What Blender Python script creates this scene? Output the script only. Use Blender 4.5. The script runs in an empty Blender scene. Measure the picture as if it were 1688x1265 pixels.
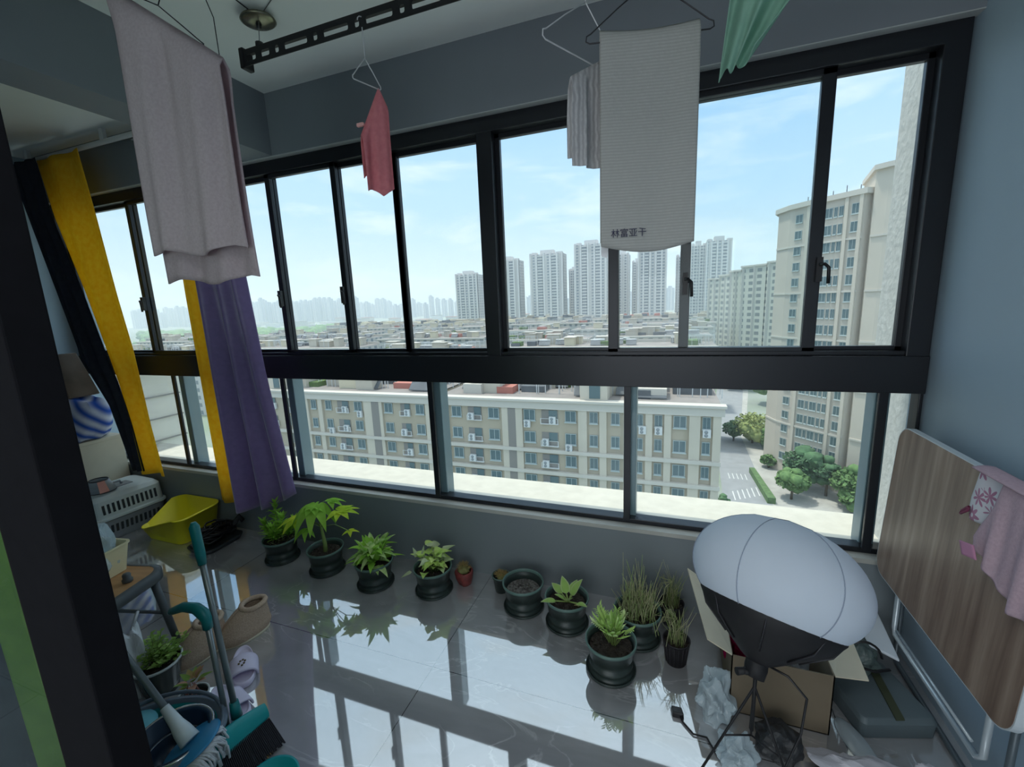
import bpy, bmesh, math, random
from mathutils import Vector, Matrix
random.seed(7)
C = bpy.context.scene.collection
R = math.radians
V = Vector

# ---------------------------------------------------------------- camera
cam_d = bpy.data.cameras.new('camera'); cam = bpy.data.objects.new('camera', cam_d); C.objects.link(cam)
yaw, pitch, roll = R(-20.162), R(-10.406), R(-2.438)
fw = V((math.sin(yaw)*math.cos(pitch), math.cos(yaw)*math.cos(pitch), math.sin(pitch)))
rt = V((math.cos(yaw), -math.sin(yaw), 0)); up = rt.cross(fw)
r2 = rt*math.cos(roll)+up*math.sin(roll); u2 = -rt*math.sin(roll)+up*math.cos(roll)
cam.matrix_world = Matrix(((r2.x, u2.x, -fw.x, 0), (r2.y, u2.y, -fw.y, 0), (r2.z, u2.z, -fw.z, 1.6), (0, 0, 0, 1)))
cam_d.sensor_width = 36; cam_d.lens = 710.4*36/1688; cam_d.clip_start = 0.02; cam_d.clip_end = 9000
bpy.context.scene.camera = cam
sc = bpy.context.scene
sc.view_settings.view_transform = 'Standard'; sc.view_settings.look = 'None'
sc.view_settings.exposure = 0.15; sc.view_settings.gamma = 1.0; sc.view_settings.use_curve_mapping = False
try:
    sc.cycles.use_denoising = True
    sc.cycles.max_bounces = 10; sc.cycles.diffuse_bounces = 5; sc.cycles.glossy_bounces = 4
    sc.cycles.transparent_max_bounces = 24; sc.cycles.transmission_bounces = 6; sc.cycles.volume_bounces = 2
    sc.cycles.sample_clamp_indirect = 6
except Exception: pass

# ---------------------------------------------------------------- sky
wd = bpy.data.worlds.new('sky'); sc.world = wd; wd.use_nodes = True
nt = wd.node_tree; nt.nodes.clear()
N = nt.nodes.new; L = nt.links.new
tc = N('ShaderNodeTexCoord'); sp = N('ShaderNodeSeparateXYZ'); L(tc.outputs['Generated'], sp.inputs[0])
ramp = N('ShaderNodeValToRGB'); L(sp.outputs['Z'], ramp.inputs[0])
cr = ramp.color_ramp; cr.interpolation = 'EASE'
cr.elements[0].position = 0.0; cr.elements[0].color = (0.60, 0.74, 0.82, 1)
cr.elements[1].position = 0.22; cr.elements[1].color = (0.47, 0.69, 0.93, 1)
e = cr.elements.new(0.45); e.color = (0.30, 0.56, 0.90, 1)
e = cr.elements.new(0.62); e.color = (0.75, 0.95, 1.15, 1)
e = cr.elements.new(1.0); e.color = (1.5, 1.6, 1.7, 1)
e = cr.elements.new(0.06); e.color = (0.62, 0.77, 0.86, 1)
mp = N('ShaderNodeMapping'); mp.inputs['Scale'].default_value = (1.6, 1.6, 6.5); L(tc.outputs['Generated'], mp.inputs[0])
nz = N('ShaderNodeTexNoise'); nz.inputs['Scale'].default_value = 2.1; nz.inputs['Detail'].default_value = 9
nz.inputs['Roughness'].default_value = 0.62; nz.inputs['Distortion'].default_value = 0.4; L(mp.outputs[0], nz.inputs['Vector'])
cr2 = N('ShaderNodeValToRGB'); L(nz.outputs['Fac'], cr2.inputs[0])
cr2.color_ramp.elements[0].position = 0.50; cr2.color_ramp.elements[0].color = (0, 0, 0, 1)
cr2.color_ramp.elements[1].position = 0.74; cr2.color_ramp.elements[1].color = (0.8, 0.8, 0.8, 1)
mx = N('ShaderNodeMix'); mx.data_type = 'RGBA'; L(cr2.outputs[0], mx.inputs['Factor']); L(ramp.outputs[0], mx.inputs['A'])
mx.inputs['B'].default_value = (0.86, 0.93, 0.97, 1)
bg = N('ShaderNodeBackground'); bg.inputs['Strength'].default_value = 1.15; L(mx.outputs['Result'], bg.inputs[0])
ow = N('ShaderNodeOutputWorld'); L(bg.outputs[0], ow.inputs[0])
try: wd.cycles.sampling_method = 'AUTOMATIC'
except Exception: pass
# ---------------------------------------------------------------- sun (high, hazy, beyond the left end of the balcony)
sd = bpy.data.lights.new('sun', 'SUN'); sd.energy = 3.1; sd.angle = R(4); sd.color = (1, 0.95, 0.86)
so = bpy.data.objects.new('sun', sd); C.objects.link(so)
so.rotation_euler = V((-0.30, 0.055, 0.93)).to_track_quat('Z', 'Y').to_euler()
# portals over the window opening
def area(name, loc, size, rot, energy=0, portal=False, color=(1, 1, 1)):
    l = bpy.data.lights.new(name, 'AREA'); l.shape = 'RECTANGLE'; l.size, l.size_y = size; l.energy = energy; l.color = color
    o = bpy.data.objects.new(name, l); C.objects.link(o); o.location = loc; o.rotation_euler = rot
    if portal: l.cycles.is_portal = True
    return o
area('window_portal', (-1.8, 2.5, 1.47), (5.6, 2.15), (R(-90), 0, 0), portal=True)
# added fill light, hidden behind the doorway lintel, to brighten the balcony
area('doorway_fill', (0.0, -0.12, 2.84), (1.6, 0.36), (0, 0, 0), energy=12, color=(0.93, 0.97, 1.0))
# added fill light on the unseen back wall, lifting ceiling, beams and parapet
area('back_wall_fill', (-0.7, -2.97, 1.35), (3.2, 2.1), (R(90), 0, 0), energy=48, color=(0.90, 0.96, 1.0))

# ---------------------------------------------------------------- materials
MC = {}
def mat(name, col, rough=0.6, metal=0.0, spec=0.5, noise=0.0, scale=8.0, bump=0.0, col2=None, alpha=1.0, sheen=0.0, trans=0.0, ior=1.45, sss=0.0, stretch=None, coat=0.0):
    if name in MC: return MC[name]
    m = bpy.data.materials.new(name); m.use_nodes = True; t = m.node_tree; b = t.nodes['Principled BSDF']
    c = tuple(col)+(1,)
    b.inputs['Base Color'].default_value = c; b.inputs['Roughness'].default_value = rough
    b.inputs['Metallic'].default_value = metal; b.inputs['Specular IOR Level'].default_value = spec
    b.inputs['IOR'].default_value = ior
    if alpha < 1: b.inputs['Alpha'].default_value = alpha
    if sheen: b.inputs['Sheen Weight'].default_value = sheen
    if trans: b.inputs['Transmission Weight'].default_value = trans
    if coat: b.inputs['Coat Weight'].default_value = coat; b.inputs['Coat Roughness'].default_value = 0.05
    if noise or bump or col2:
        tc = t.nodes.new('ShaderNodeTexCoord'); n = t.nodes.new('ShaderNodeTexNoise'); n.inputs['Scale'].default_value = scale
        n.inputs['Detail'].default_value = 6
        if stretch:
            mp = t.nodes.new('ShaderNodeMapping'); mp.inputs['Scale'].default_value = stretch
            t.links.new(tc.outputs['Object'], mp.inputs[0]); t.links.new(mp.outputs[0], n.inputs['Vector'])
        else: t.links.new(tc.outputs['Object'], n.inputs['Vector'])
        if noise or col2:
            r = t.nodes.new('ShaderNodeValToRGB'); t.links.new(n.outputs['Fac'], r.inputs[0])
            r.color_ramp.elements[0].position = 0.32; r.color_ramp.elements[1].position = 0.68
            k = col2 if col2 else tuple(max(0, x*(1-noise)) for x in col)
            r.color_ramp.elements[0].color = tuple(k)+(1,); r.color_ramp.elements[1].color = c
            t.links.new(r.outputs[0], b.inputs['Base Color'])
        if bump:
            bp = t.nodes.new('ShaderNodeBump'); bp.inputs['Strength'].default_value = bump; bp.inputs['Distance'].default_value = 0.02
            t.links.new(n.outputs['Fac'], bp.inputs['Height']); t.links.new(bp.outputs[0], b.inputs['Normal'])
    MC[name] = m; return m
def glassmat(name, tint, gloss=0.06, rough=0.0):
    if name in MC: return MC[name]
    m = bpy.data.materials.new(name); m.use_nodes = True; t = m.node_tree; t.nodes.clear()
    tr = t.nodes.new('ShaderNodeBsdfTransparent'); tr.inputs[0].default_value = tuple(tint)+(1,)
    gl = t.nodes.new('ShaderNodeBsdfGlossy'); gl.inputs['Roughness'].default_value = rough
    fc = t.nodes.new('ShaderNodeLayerWeight'); fc.inputs[0].default_value = .5
    pw = t.nodes.new('ShaderNodeMath'); pw.operation = 'POWER'; pw.inputs[1].default_value = 5; t.links.new(fc.outputs['Facing'], pw.inputs[0])
    lw = t.nodes.new('ShaderNodeMath'); lw.operation = 'MULTIPLY_ADD'; lw.inputs[1].default_value = .6; lw.inputs[2].default_value = gloss*.2; t.links.new(pw.outputs[0], lw.inputs[0])
    mi = t.nodes.new('ShaderNodeMixShader'); o = t.nodes.new('ShaderNodeOutputMaterial')
    t.links.new(lw.outputs[0], mi.inputs[0]); t.links.new(tr.outputs[0], mi.inputs[1]); t.links.new(gl.outputs[0], mi.inputs[2]); t.links.new(mi.outputs[0], o.inputs[0])
    MC[name] = m; return m
def clothmat(name, col, col2=None, transl=0.3, scale=40, stripes=None, rough=0.9):
    """woven cloth: diffuse + translucent, fine bump; stripes=(axis, frequency, second colour)"""
    if name in MC: return MC[name]
    m = bpy.data.materials.new(name); m.use_nodes = True; t = m.node_tree; t.nodes.clear()
    d = t.nodes.new('ShaderNodeBsdfDiffuse'); tl = t.nodes.new('ShaderNodeBsdfTranslucent'); mi = t.nodes.new('ShaderNodeMixShader')
    o = t.nodes.new('ShaderNodeOutputMaterial'); mi.inputs[0].default_value = transl
    tc = t.nodes.new('ShaderNodeTexCoord'); n = t.nodes.new('ShaderNodeTexNoise'); n.inputs['Scale'].default_value = scale; n.inputs['Detail'].default_value = 5
    t.links.new(tc.outputs['Object'], n.inputs['Vector'])
    r = t.nodes.new('ShaderNodeValToRGB'); t.links.new(n.outputs['Fac'], r.inputs[0])
    r.color_ramp.elements[0].position = .3; r.color_ramp.elements[1].position = .7
    r.color_ramp.elements[0].color = tuple(col2 or [x*.8 for x in col])+(1,); r.color_ramp.elements[1].color = tuple(col)+(1,)
    src = r.outputs[0]
    if stripes:
        w = t.nodes.new('ShaderNodeTexWave'); w.bands_direction = stripes[0]; w.inputs['Scale'].default_value = stripes[1]
        w.inputs['Distortion'].default_value = 1.5 if len(stripes) < 4 else stripes[3]; t.links.new(tc.outputs['Object'], w.inputs['Vector'])
        mm = t.nodes.new('ShaderNodeMix'); mm.data_type = 'RGBA'; t.links.new(w.outputs['Fac'], mm.inputs['Factor'])
        t.links.new(src, mm.inputs['A']); mm.inputs['B'].default_value = tuple(stripes[2])+(1,); src = mm.outputs['Result']
    t.links.new(src, d.inputs[0]); t.links.new(src, tl.inputs[0])
    bp = t.nodes.new('ShaderNodeBump'); bp.inputs['Strength'].default_value = .35; bp.inputs['Distance'].default_value = .004
    t.links.new(n.outputs['Fac'], bp.inputs['Height']); t.links.new(bp.outputs[0], d.inputs['Normal'])
    t.links.new(d.outputs[0], mi.inputs[1]); t.links.new(tl.outputs[0], mi.inputs[2]); t.links.new(mi.outputs[0], o.inputs[0])
    MC[name] = m; return m

# ---------------------------------------------------------------- geometry helpers
class MB:
    def __init__(s): s.v = []; s.f = []; s.mi = []; s.sm = []
    def add(s, vs, fs, m=0, smooth=False):
        o = len(s.v); s.v += [tuple(v) for v in vs]
        for f in fs: s.f.append(tuple(i+o for i in f)); s.mi.append(m); s.sm.append(smooth)
        return s
    def box(s, x0, y0, z0, x1, y1, z1, m=0):
        vs = [(x, y, z) for z in (z0, z1) for y in (y0, y1) for x in (x0, x1)]
        return s.add(vs, [(0, 2, 3, 1), (4, 5, 7, 6), (0, 1, 5, 4), (2, 6, 7, 3), (0, 4, 6, 2), (1, 3, 7, 5)], m)
    def hexa(s, p, m=0):   # 8 points: bottom 4 (ccw), top 4
        return s.add(p, [(3, 2, 1, 0), (4, 5, 6, 7), (0, 1, 5, 4), (1, 2, 6, 5), (2, 3, 7, 6), (3, 0, 4, 7)], m)
    def obox(s, c, ax, ay, az, m=0):  # centre, three half-axes
        c, ax, ay, az = V(c), V(ax), V(ay), V(az)
        return s.hexa([c-ax-ay-az, c+ax-ay-az, c+ax+ay-az, c-ax+ay-az, c-ax-ay+az, c+ax-ay+az, c+ax+ay+az, c-ax+ay+az], m)
    def tube(s, pts, r, n=8, m=0, cap=True, flat=None):
        pts = [V(p) for p in pts]; rs = r if isinstance(r, (list, tuple)) else [r]*len(pts)
        T = []
        for i in range(len(pts)):
            d = (pts[min(i+1, len(pts)-1)]-pts[max(i-1, 0)])
            T.append(d.normalized() if d.length > 1e-9 else V((0, 0, 1)))
        a = V((0, 0, 1)) if abs(T[0].z) < .9 else V((1, 0, 0))
        u = T[0].cross(a).normalized(); vs = []
        for i, p in enumerate(pts):
            u = (u-T[i]*u.dot(T[i])); u = u.normalized() if u.length > 1e-6 else T[i].orthogonal().normalized()
            w = T[i].cross(u)
            for k in range(n):
                an = 2*math.pi*k/n; vs.append(p+(u*math.cos(an)+w*math.sin(an)*(flat or 1))*rs[i])
        fs = []
        for i in range(len(pts)-1):
            for k in range(n):
                a_, b_ = i*n+k, i*n+(k+1) % n; fs.append((a_, b_, b_+n, a_+n))
        s.add(vs, fs, m, True)
        if cap: s.f += [tuple(len(s.v)-len(vs)+k for k in range(n))[::-1], tuple(len(s.v)-n+k for k in range(n))]; s.mi += [m, m]; s.sm += [False, False]
        return s
    def lathe(s, prof, c=(0, 0, 0), n=32, m=0, sx=1, sy=1, rot=None, smooth=True):
        vs = []
        for r, z in prof:
            for k in range(n):
                a = 2*math.pi*k/n; p = V((r*math.cos(a)*sx, r*math.sin(a)*sy, z))
                if rot: p = rot @ p
                vs.append(p+V(c))
        fs = []
        for i in range(len(prof)-1):
            for k in range(n):
                a, b = i*n+k, i*n+(k+1) % n; fs.append((a, b, b+n, a+n))
        return s.add(vs, fs, m, smooth)
    def grid(s, fn, nu, nv, m=0, smooth=True):
        vs = [fn(i/nu, j/nv) for j in range(nv+1) for i in range(nu+1)]
        fs = [(j*(nu+1)+i, j*(nu+1)+i+1, (j+1)*(nu+1)+i+1, (j+1)*(nu+1)+i) for j in range(nv) for i in range(nu)]
        return s.add(vs, fs, m, smooth)
    def prism(s, poly, z0, z1, m=0, cap=True):
        n = len(poly); vs = [(x, y, z0) for x, y in poly]+[(x, y, z1) for x, y in poly]
        fs = [(i, (i+1) % n, (i+1) % n+n, i+n) for i in range(n)]
        if cap: fs += [tuple(range(n))[::-1], tuple(range(n, 2*n))]
        return s.add(vs, fs, m)
    def build(s, name, mats, parent=None, bevel=0, solid=0, sub=0):
        me = bpy.data.meshes.new(name); me.from_pydata(s.v, [], s.f)
        for mm in (mats if isinstance(mats, (list, tuple)) else [mats]): me.materials.append(mm)
        me.polygons.foreach_set('material_index', s.mi); me.polygons.foreach_set('use_smooth', s.sm); me.update()
        o = bpy.data.objects.new(name, me); C.objects.link(o)
        if parent: o.parent = parent
        if solid:
            q = o.modifiers.new('s', 'SOLIDIFY'); q.thickness = solid; q.offset = 0
        if sub:
            q = o.modifiers.new('u', 'SUBSURF'); q.levels = sub; q.render_levels = sub
        if bevel:
            q = o.modifiers.new('b', 'BEVEL'); q.width = bevel; q.segments = 2; q.limit_method = 'ANGLE'; q.angle_limit = R(40)
        return o
def tag(o, label=None, cat=None, group=None, kind=None):
    if label: o['label'] = label
    if cat: o['category'] = cat
    if group: o['group'] = group
    if kind: o['kind'] = kind
    return o
def empty(name, loc=(0, 0, 0), rz=0, label=None, cat=None, group=None, kind=None):
    o = bpy.data.objects.new(name, None); C.objects.link(o); o.location = loc; o.rotation_euler = (0, 0, rz); o.empty_display_size = .1
    return tag(o, label, cat, group, kind)
def struct(o): o['kind'] = 'structure'; return o
def B(x0, y0, z0, x1, y1, z1): return MB().box(x0, y0, z0, x1, y1, z1)
def copy_tree(o, parent=None):
    c = o.copy(); C.objects.link(c); c.parent = parent
    for ch in list(o.children): copy_tree(ch, c)
    return c
def dup(o, loc, rz=0, label=None, group=None, scale=None):
    c = copy_tree(o); c.location = loc; c.rotation_euler = (0, 0, rz)
    if scale: c.scale = scale
    if label: c['label'] = label
    if group: c['group'] = group
    return c
HAZE = 0.0005
# ================================================================ THE BALCONY
XL, XR, YF, YB, ZC = -4.75, 1.0, 2.148, -3.0, 2.871     # left, right, front (parapet inner face), back, ceiling
ZB = 2.535                                              # underside of the beams
m_wall = mat('wall_paint_lit', (0.36, 0.46, 0.54), .5, noise=.05, scale=3, bump=.03)  # wall paint lightened: the window light is put into the colour
m_ceil = mat('ceiling_paint', (0.86, 0.88, 0.86), .8, noise=.06, scale=2)
m_beam = mat('beam_paint_shaded', (0.185, 0.205, 0.23), .6, noise=.06, scale=3)  # same paint as the walls, darkened to carry the shade on the beams
m_out = mat('exterior_render', (0.62, 0.595, 0.52), .9, noise=.10, scale=14, bump=.3)
m_frame = mat('frame_aluminium', (0.020, 0.022, 0.027), .32, .35)
m_frame2 = mat('frame_steel_grey', (0.20, 0.27, 0.30), .35, .2)
m_sill = mat('sill_stone', (0.48, 0.48, 0.44), .45, noise=.1, scale=9)
m_glass = glassmat('window_glass', (0.93, 0.965, 0.965), .055)
m_soffit_lit = mat('beam_soffit_lit', (0.40, 0.42, 0.42), .8)  # lighter than the beam: light on the underside painted into the colour
# floor: glossy grey marble tiles
def floor_material():
    m = bpy.data.materials.new('marble_tile'); m.use_nodes = True; t = m.node_tree; b = t.nodes['Principled BSDF']
    N = t.nodes.new; L = t.links.new
    tc = N('ShaderNodeTexCoord'); mp = N('ShaderNodeMapping'); mp.inputs['Rotation'].default_value = (0, 0, .55); mp.inputs['Scale'].default_value = (1.0, 2.3, 1); L(tc.outputs['Object'], mp.inputs[0])
    n = N('ShaderNodeTexNoise'); n.inputs['Scale'].default_value = 1.7; n.inputs['Detail'].default_value = 8; n.inputs['Distortion'].default_value = .9; L(mp.outputs[0], n.inputs['Vector'])
    r = N('ShaderNodeValToRGB'); L(n.outputs['Fac'], r.inputs[0]); e = r.color_ramp.elements
    e[0].position = .3; e[0].color = (.30, .30, .31, 1); e[1].position = .72; e[1].color = (.44, .44, .45, 1)
    v = N('ShaderNodeTexNoise'); v.inputs['Scale'].default_value = 1.35; v.inputs['Detail'].default_value = 7; v.inputs['Distortion'].default_value = 1.6; L(mp.outputs[0], v.inputs['Vector'])
    vr = N('ShaderNodeValToRGB'); L(v.outputs['Fac'], vr.inputs[0]); q = vr.color_ramp.elements
    q[0].position = .490; q[0].color = (0, 0, 0, 1); q[1].position = .512; q[1].color = (0, 0, 0, 1); x = q.new(.5); x.color = (.75, .75, .75, 1)
    mk = N('ShaderNodeTexNoise'); mk.inputs['Scale'].default_value = 2.2; L(tc.outputs['Object'], mk.inputs['Vector'])
    mr = N('ShaderNodeValToRGB'); L(mk.outputs['Fac'], mr.inputs[0]); mr.color_ramp.elements[0].position = .45; mr.color_ramp.elements[1].position = .65
    mu = N('ShaderNodeMath'); mu.operation = 'MULTIPLY'; L(vr.outputs[0], mu.inputs[0]); L(mr.outputs[0], mu.inputs[1])
    mx = N('ShaderNodeMix'); mx.data_type = 'RGBA'; L(mu.outputs[0], mx.inputs['Factor']); L(r.outputs[0], mx.inputs['A']); mx.inputs['B'].default_value = (.72, .72, .71, 1)
    # joints: 1.6 m along x, 0.8 m along y
    sp = N('ShaderNodeSeparateXYZ'); L(tc.outputs['Object'], sp.inputs[0]); outs = []
    for ax, step, off in (('X', 1.6, .97), ('Y', .8, -1.445)):
        a = N('ShaderNodeMath'); a.operation = 'ADD'; a.inputs[1].default_value = off+32; L(sp.outputs[ax], a.inputs[0])
        d = N('ShaderNodeMath'); d.operation = 'PINGPONG'; d.inputs[1].default_value = step/2
        # distance to the nearest joint
        s = N('ShaderNodeMath'); s.operation = 'ADD'; s.inputs[1].default_value = 0; L(a.outputs[0], s.inputs[0]); L(s.outputs[0], d.inputs[0])
        l = N('ShaderNodeMath'); l.operation = 'LESS_THAN'; l.inputs[1].default_value = .0018; L(d.outputs[0], l.inputs[0]); outs.append(l)
    mm = N('ShaderNodeMath'); mm.operation = 'MAXIMUM'; L(outs[0].outputs[0], mm.inputs[0]); L(outs[1].outputs[0], mm.inputs[1])
    m2 = N('ShaderNodeMix'); m2.data_type = 'RGBA'; L(mm.outputs[0], m2.inputs['Factor']); L(mx.outputs['Result'], m2.inputs['A']); m2.inputs['B'].default_value = (.06, .06, .06, 1)
    L(m2.outputs['Result'], b.inputs['Base Color'])
    b.inputs['Roughness'].default_value = .035; b.inputs['IOR'].default_value = 1.6; b.inputs['Specular IOR Level'].default_value = 1.0
    b.inputs['Coat Weight'].default_value = 1; b.inputs['Coat IOR'].default_value = 3.3; b.inputs['Coat Roughness'].default_value = .03
    return m
struct(B(XL-.2, YB-.1, -.12, XR+.2, YF+.02, 0).build('floor', floor_material()))
struct(B(XL-.2, YB-.1, ZC, XR+.2, YF+.03, ZC+.15).build('ceiling', m_ceil))
struct(B(XL-.15, YB, 0, XL, YF+.25, ZC).build('wall_left', m_wall))
struct(B(XR, YB, 0, XR+.15, 2.32, ZC).build('wall_right', m_wall))
struct(B(XL-.2, YB-.12, 0, XR+.2, YB, ZC).build('wall_back', mat('room_paint', (.62, .62, .6), .7)))
# parapet below the windows and lintel beam above
m_low = mat('parapet_paint_shaded', (.205, .235, .25), .5, noise=.05, scale=3, bump=.03)  # wall paint darkened for the shade below the windows
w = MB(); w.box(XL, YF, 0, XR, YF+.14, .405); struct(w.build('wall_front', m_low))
struct(B(XL, YF-.004, .405, XR, YF+.20, .427).build('trim_1', m_sill))
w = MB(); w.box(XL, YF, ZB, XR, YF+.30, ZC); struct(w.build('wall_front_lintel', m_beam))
struct(B(XL, YF+.001, ZB-.004, XR, YF+.051, ZB+.001).build('trim_2', m_soffit_lit))  # thin pale sheet painting the lit edge of the lintel underside
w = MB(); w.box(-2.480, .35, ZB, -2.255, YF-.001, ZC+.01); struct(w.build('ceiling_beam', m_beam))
# wall between room and balcony (left of the doorway) and the sliding door the photo is taken past
struct(B(XL, .22, 0, -2.6, .35, ZC).build('wall_inner', m_wall))
struct(B(-2.6, .22, 2.62, XR, .35, ZC).build('wall_inner_lintel', m_wall))

# ---------------------------------------------------------------- windows
WY = 2.196            # room-side face of the frames
def bar(x0, z0, x1, z1, y0=WY, y1=WY+.07): return MB().box(x0, y0, z0, x1, y1, z1)
w1 = empty('window_1', (-1.8, WY, 1.17)); w1['kind'] = 'structure'
w2 = empty('window_2', (-1.8, WY, .42)); w2['kind'] = 'structure'
def wpart(root, name, mb, m, bevel=.003):
    o = mb.build(name, m, root, bevel=bevel); o.matrix_parent_inverse = Matrix.Translation(-V(root.location)); return o
zt0, zt1 = 1.169, 1.358
# outer frame of the upper band
WL = -4.72; WR = .992
wpart(w1, 'transom', bar(WL, zt0, WR, 1.325, WY-.012, WY+.09), m_frame)
wpart(w1, 'track', bar(WL, 1.325, WR, 1.345, WY+.01, WY+.02), m_frame)
wpart(w1, 'head_rail', bar(WL, ZB-.075, WR, ZB, WY-.005, WY+.09), m_frame)
wpart(w1, 'jamb', bar(.915, 1.3, WR, ZB-.07, WY-.005, WY+.09), m_frame)
wpart(w1, 'jamb', bar(WL, 1.3, WL+.07, ZB-.07, WY-.005, WY+.09), m_frame)
wpart(w1, 'mullion', bar(-.945, 1.3, -.862, ZB-.07, WY-.004, WY+.09), m_frame)
wpart(w1, 'mullion', bar(-2.95, 1.3, -2.87, ZB-.07, WY-.004, WY+.09), m_frame)
# sashes (x0, x1, depth)
def sash(x0, x1, d, lw=.038, rw=.038, z0=1.330, z1=ZB-.068):
    y0, y1 = WY+.012+d*.034, WY+.012+d*.034+.028
    m = MB(); m.box(x0, y0, z0, x0+lw, y1, z1); m.box(x1-rw, y0, z0, x1, y1, z1); m.box(x0, y0, z0, x1, y1, z0+.032); m.box(x0, y0, z1-.030, x1, y1, z1)
    s = wpart(w1, 'sash', m, m_frame)
    g = MB().box(x0+lw*.5, (y0+y1)/2-.003, z0+.01, x1-rw*.5, (y0+y1)/2+.003, z1-.01).build('glass_pane', m_glass, s)
    g.matrix_parent_inverse = Matrix.Translation(-V(w1.location)) ; g.matrix_parent_inverse = Matrix.Identity(4)
    return s
sash(-4.66, -3.75, 1); s_a = sash(-3.79, -2.93, 0)
sash(-2.88, -2.375, 1); sash(-2.41, -1.86, 0); sash(-1.90, -1.455, 1); sash(-1.50, -.93, 1)
sash(-.875, -.235, 1); sash(-.285, .60, 0, .05, .05); sash(.045, .93, 1, .045)
# cam locks on the meeting stiles
def latch(x, z, s=1):
    m = MB(); m.box(x-.011, WY-.012, z-.05, x+.011, WY+.014, z+.05)
    m.tube([(x, WY-.014, z+.02), (x+.012*s, WY-.03, z+.02), (x+.026*s, WY-.034, z+.005), (x+.028*s, WY-.034, z-.06)], .007, 8)
    wpart(w1, 'window_latch', m, mat('latch_black', (.012, .012, .014), .4), 0)
latch(-3.765, 1.72); latch(-2.39, 1.70); latch(-1.885, 1.70); latch(.588, 1.69); latch(.067, 1.66)
# lower fixed band
wpart(w2, 'bottom_rail', bar(WL, .427, WR, .452, WY, WY+.07), m_frame)
for x in (-3.575, -2.468, -1.314, -.175, .872):
    wd_ = .016
    o = wpart(w2, 'mullion', bar(x-wd_-.014, .44, x+wd_-.012, zt0+.01, WY-.004, WY+.012), m_frame, .002)
    wpart(w2, 'stiffener', bar(x-.026, .40, x+.030, zt0, WY+.046, WY+.135), m_frame2, .004)
wpart(w2, 'jamb', bar(.978, .44, WR, zt0+.01, WY, WY+.07), m_frame)
xs_ = [WL, -3.575, -2.468, -1.314, -.175, .872, .985]
for a, b in zip(xs_, xs_[1:]): wpart(w2, 'glass_pane', MB().box(a+.004, WY+.030, .44, b-.004, WY+.036, zt0+.005), m_glass, 0)

# ---------------------------------------------------------------- outside face of the building: ledge, pier, low side wall
struct(B(XL-1.5, YF+.21, .10, 1.35, 2.712, .378).build('trim_3', m_out))
struct(B(1.003, 2.33, .30, 1.35, 2.72, 3.2).build('wall_outer_pier', mat('pier_render', (.60, .60, .57), .9, noise=.15, scale=30, bump=.3)))
m_stone = mat('stone_panel', (.80, .76, .66), .85, noise=.06, scale=5)
w = MB(); w.box(-6.2, 2.40, -2, -4.78, 2.97, 1.10); 
for z in (.40, .62, .84): w.box(-4.785, 2.41, z, -4.765, 2.96, z+.012, 1)
w.box(-6.25, 2.38, 1.10, -4.72, 3.02, 1.16, 0)
struct(w.build('wall_outer_side', [m_stone, mat('stone_joint', (.35, .33, .30), .9)]))
# ================================================================ THE CITY OUTSIDE
GZ = -36.0
m_ground = mat('ground_mix', (.30, .31, .30), .9, noise=.25, scale=.05, col2=(.20, .26, .17))
struct(B(-2600, 20, GZ-1, 1500, 3300, GZ).build('ground', m_ground))
m_fac = mat('facade_cream', (.56, .50, .41), .85, noise=.08, scale=.35)
m_bay = mat('facade_bay', (.44, .375, .285), .85, noise=.08, scale=.35)
m_trim = mat('facade_trim', (.54, .50, .44), .8)
m_win = mat('window_dark', (.10, .15, .16), .12, .1)
m_winf = mat('window_rim', (.42, .47, .46), .5)
m_roof = mat('roof_slab', (.30, .27, .25), .9, noise=.3, scale=.25)
m_roofd = mat('roof_dark', (.15, .16, .17), .8, noise=.3, scale=.5)
m_white = mat('white_paint', (.60, .60, .59), .6)
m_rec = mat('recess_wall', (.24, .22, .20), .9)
m_pent = mat('penthouse_yellow', (.66, .58, .42), .85)
m_red = mat('red_roof', (.45, .17, .13), .8)
m_leafr = mat('roof_planting', (.14, .22, .07), .9, noise=.4, scale=1)
# shared meshes for windows / units
def shared(name, mb, mats):
    o = mb.build(name, mats); me = o.data; bpy.data.objects.remove(o); return me
def inst(name, me, parent, loc, scale=(1, 1, 1), rz=0):
    o = bpy.data.objects.new(name, me); C.objects.link(o); o.parent = parent; o.location = loc; o.scale = scale; o.rotation_euler = (0, 0, rz); return o
q = MB(); q.box(0, -.04, 0, 1, .1, 1, 0)                       # unit window, origin lower left, faces -y
q.box(0, -.09, 0, .05, -.04, 1, 1); q.box(.95, -.09, 0, 1, -.04, 1, 1); q.box(0, -.09, .95, 1, -.04, 1, 1); q.box(0, -.09, 0, 1, -.04, .05, 1); q.box(.48, -.08, 0, .52, -.04, 1, 1)
q.box(-.05, -.22, -.08, 1.05, 0, 0, 1)
ME_WIN = shared('window', q, [m_win, m_winf])
q = MB(); q.box(0, -.35, 0, .85, 0, .95, 0); q.lathe([(.2, 0), (.2, .03), (.06, .03), (0, .03)], (.35, -.35, .68), 14, 1, rot=Matrix.Rotation(R(90), 3, 'X')); q.lathe([(.2, 0), (.2, .03), (.06, .03), (0, .03)], (.35, -.35, .27), 14, 1, rot=Matrix.Rotation(R(90), 3, 'X'))
ME_AC = shared('air_conditioner', q, [m_white, mat('fan_grille', (.25, .27, .28), .6)])
q = MB(); q.box(0, -.05, 0, 1, .05, 1, 0); q.box(-.04, -.35, -.05, 1.04, 0, .0, 1); q.box(-.04, -.35, 0, 0, -.3, .40, 1); q.box(1, -.35, 0, 1.04, -.3, .40, 1); q.box(-.04, -.34, .37, 1.04, -.31, .40, 1); q.box(.45, -.09, .35, .95, -.04, 1, 2)
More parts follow.
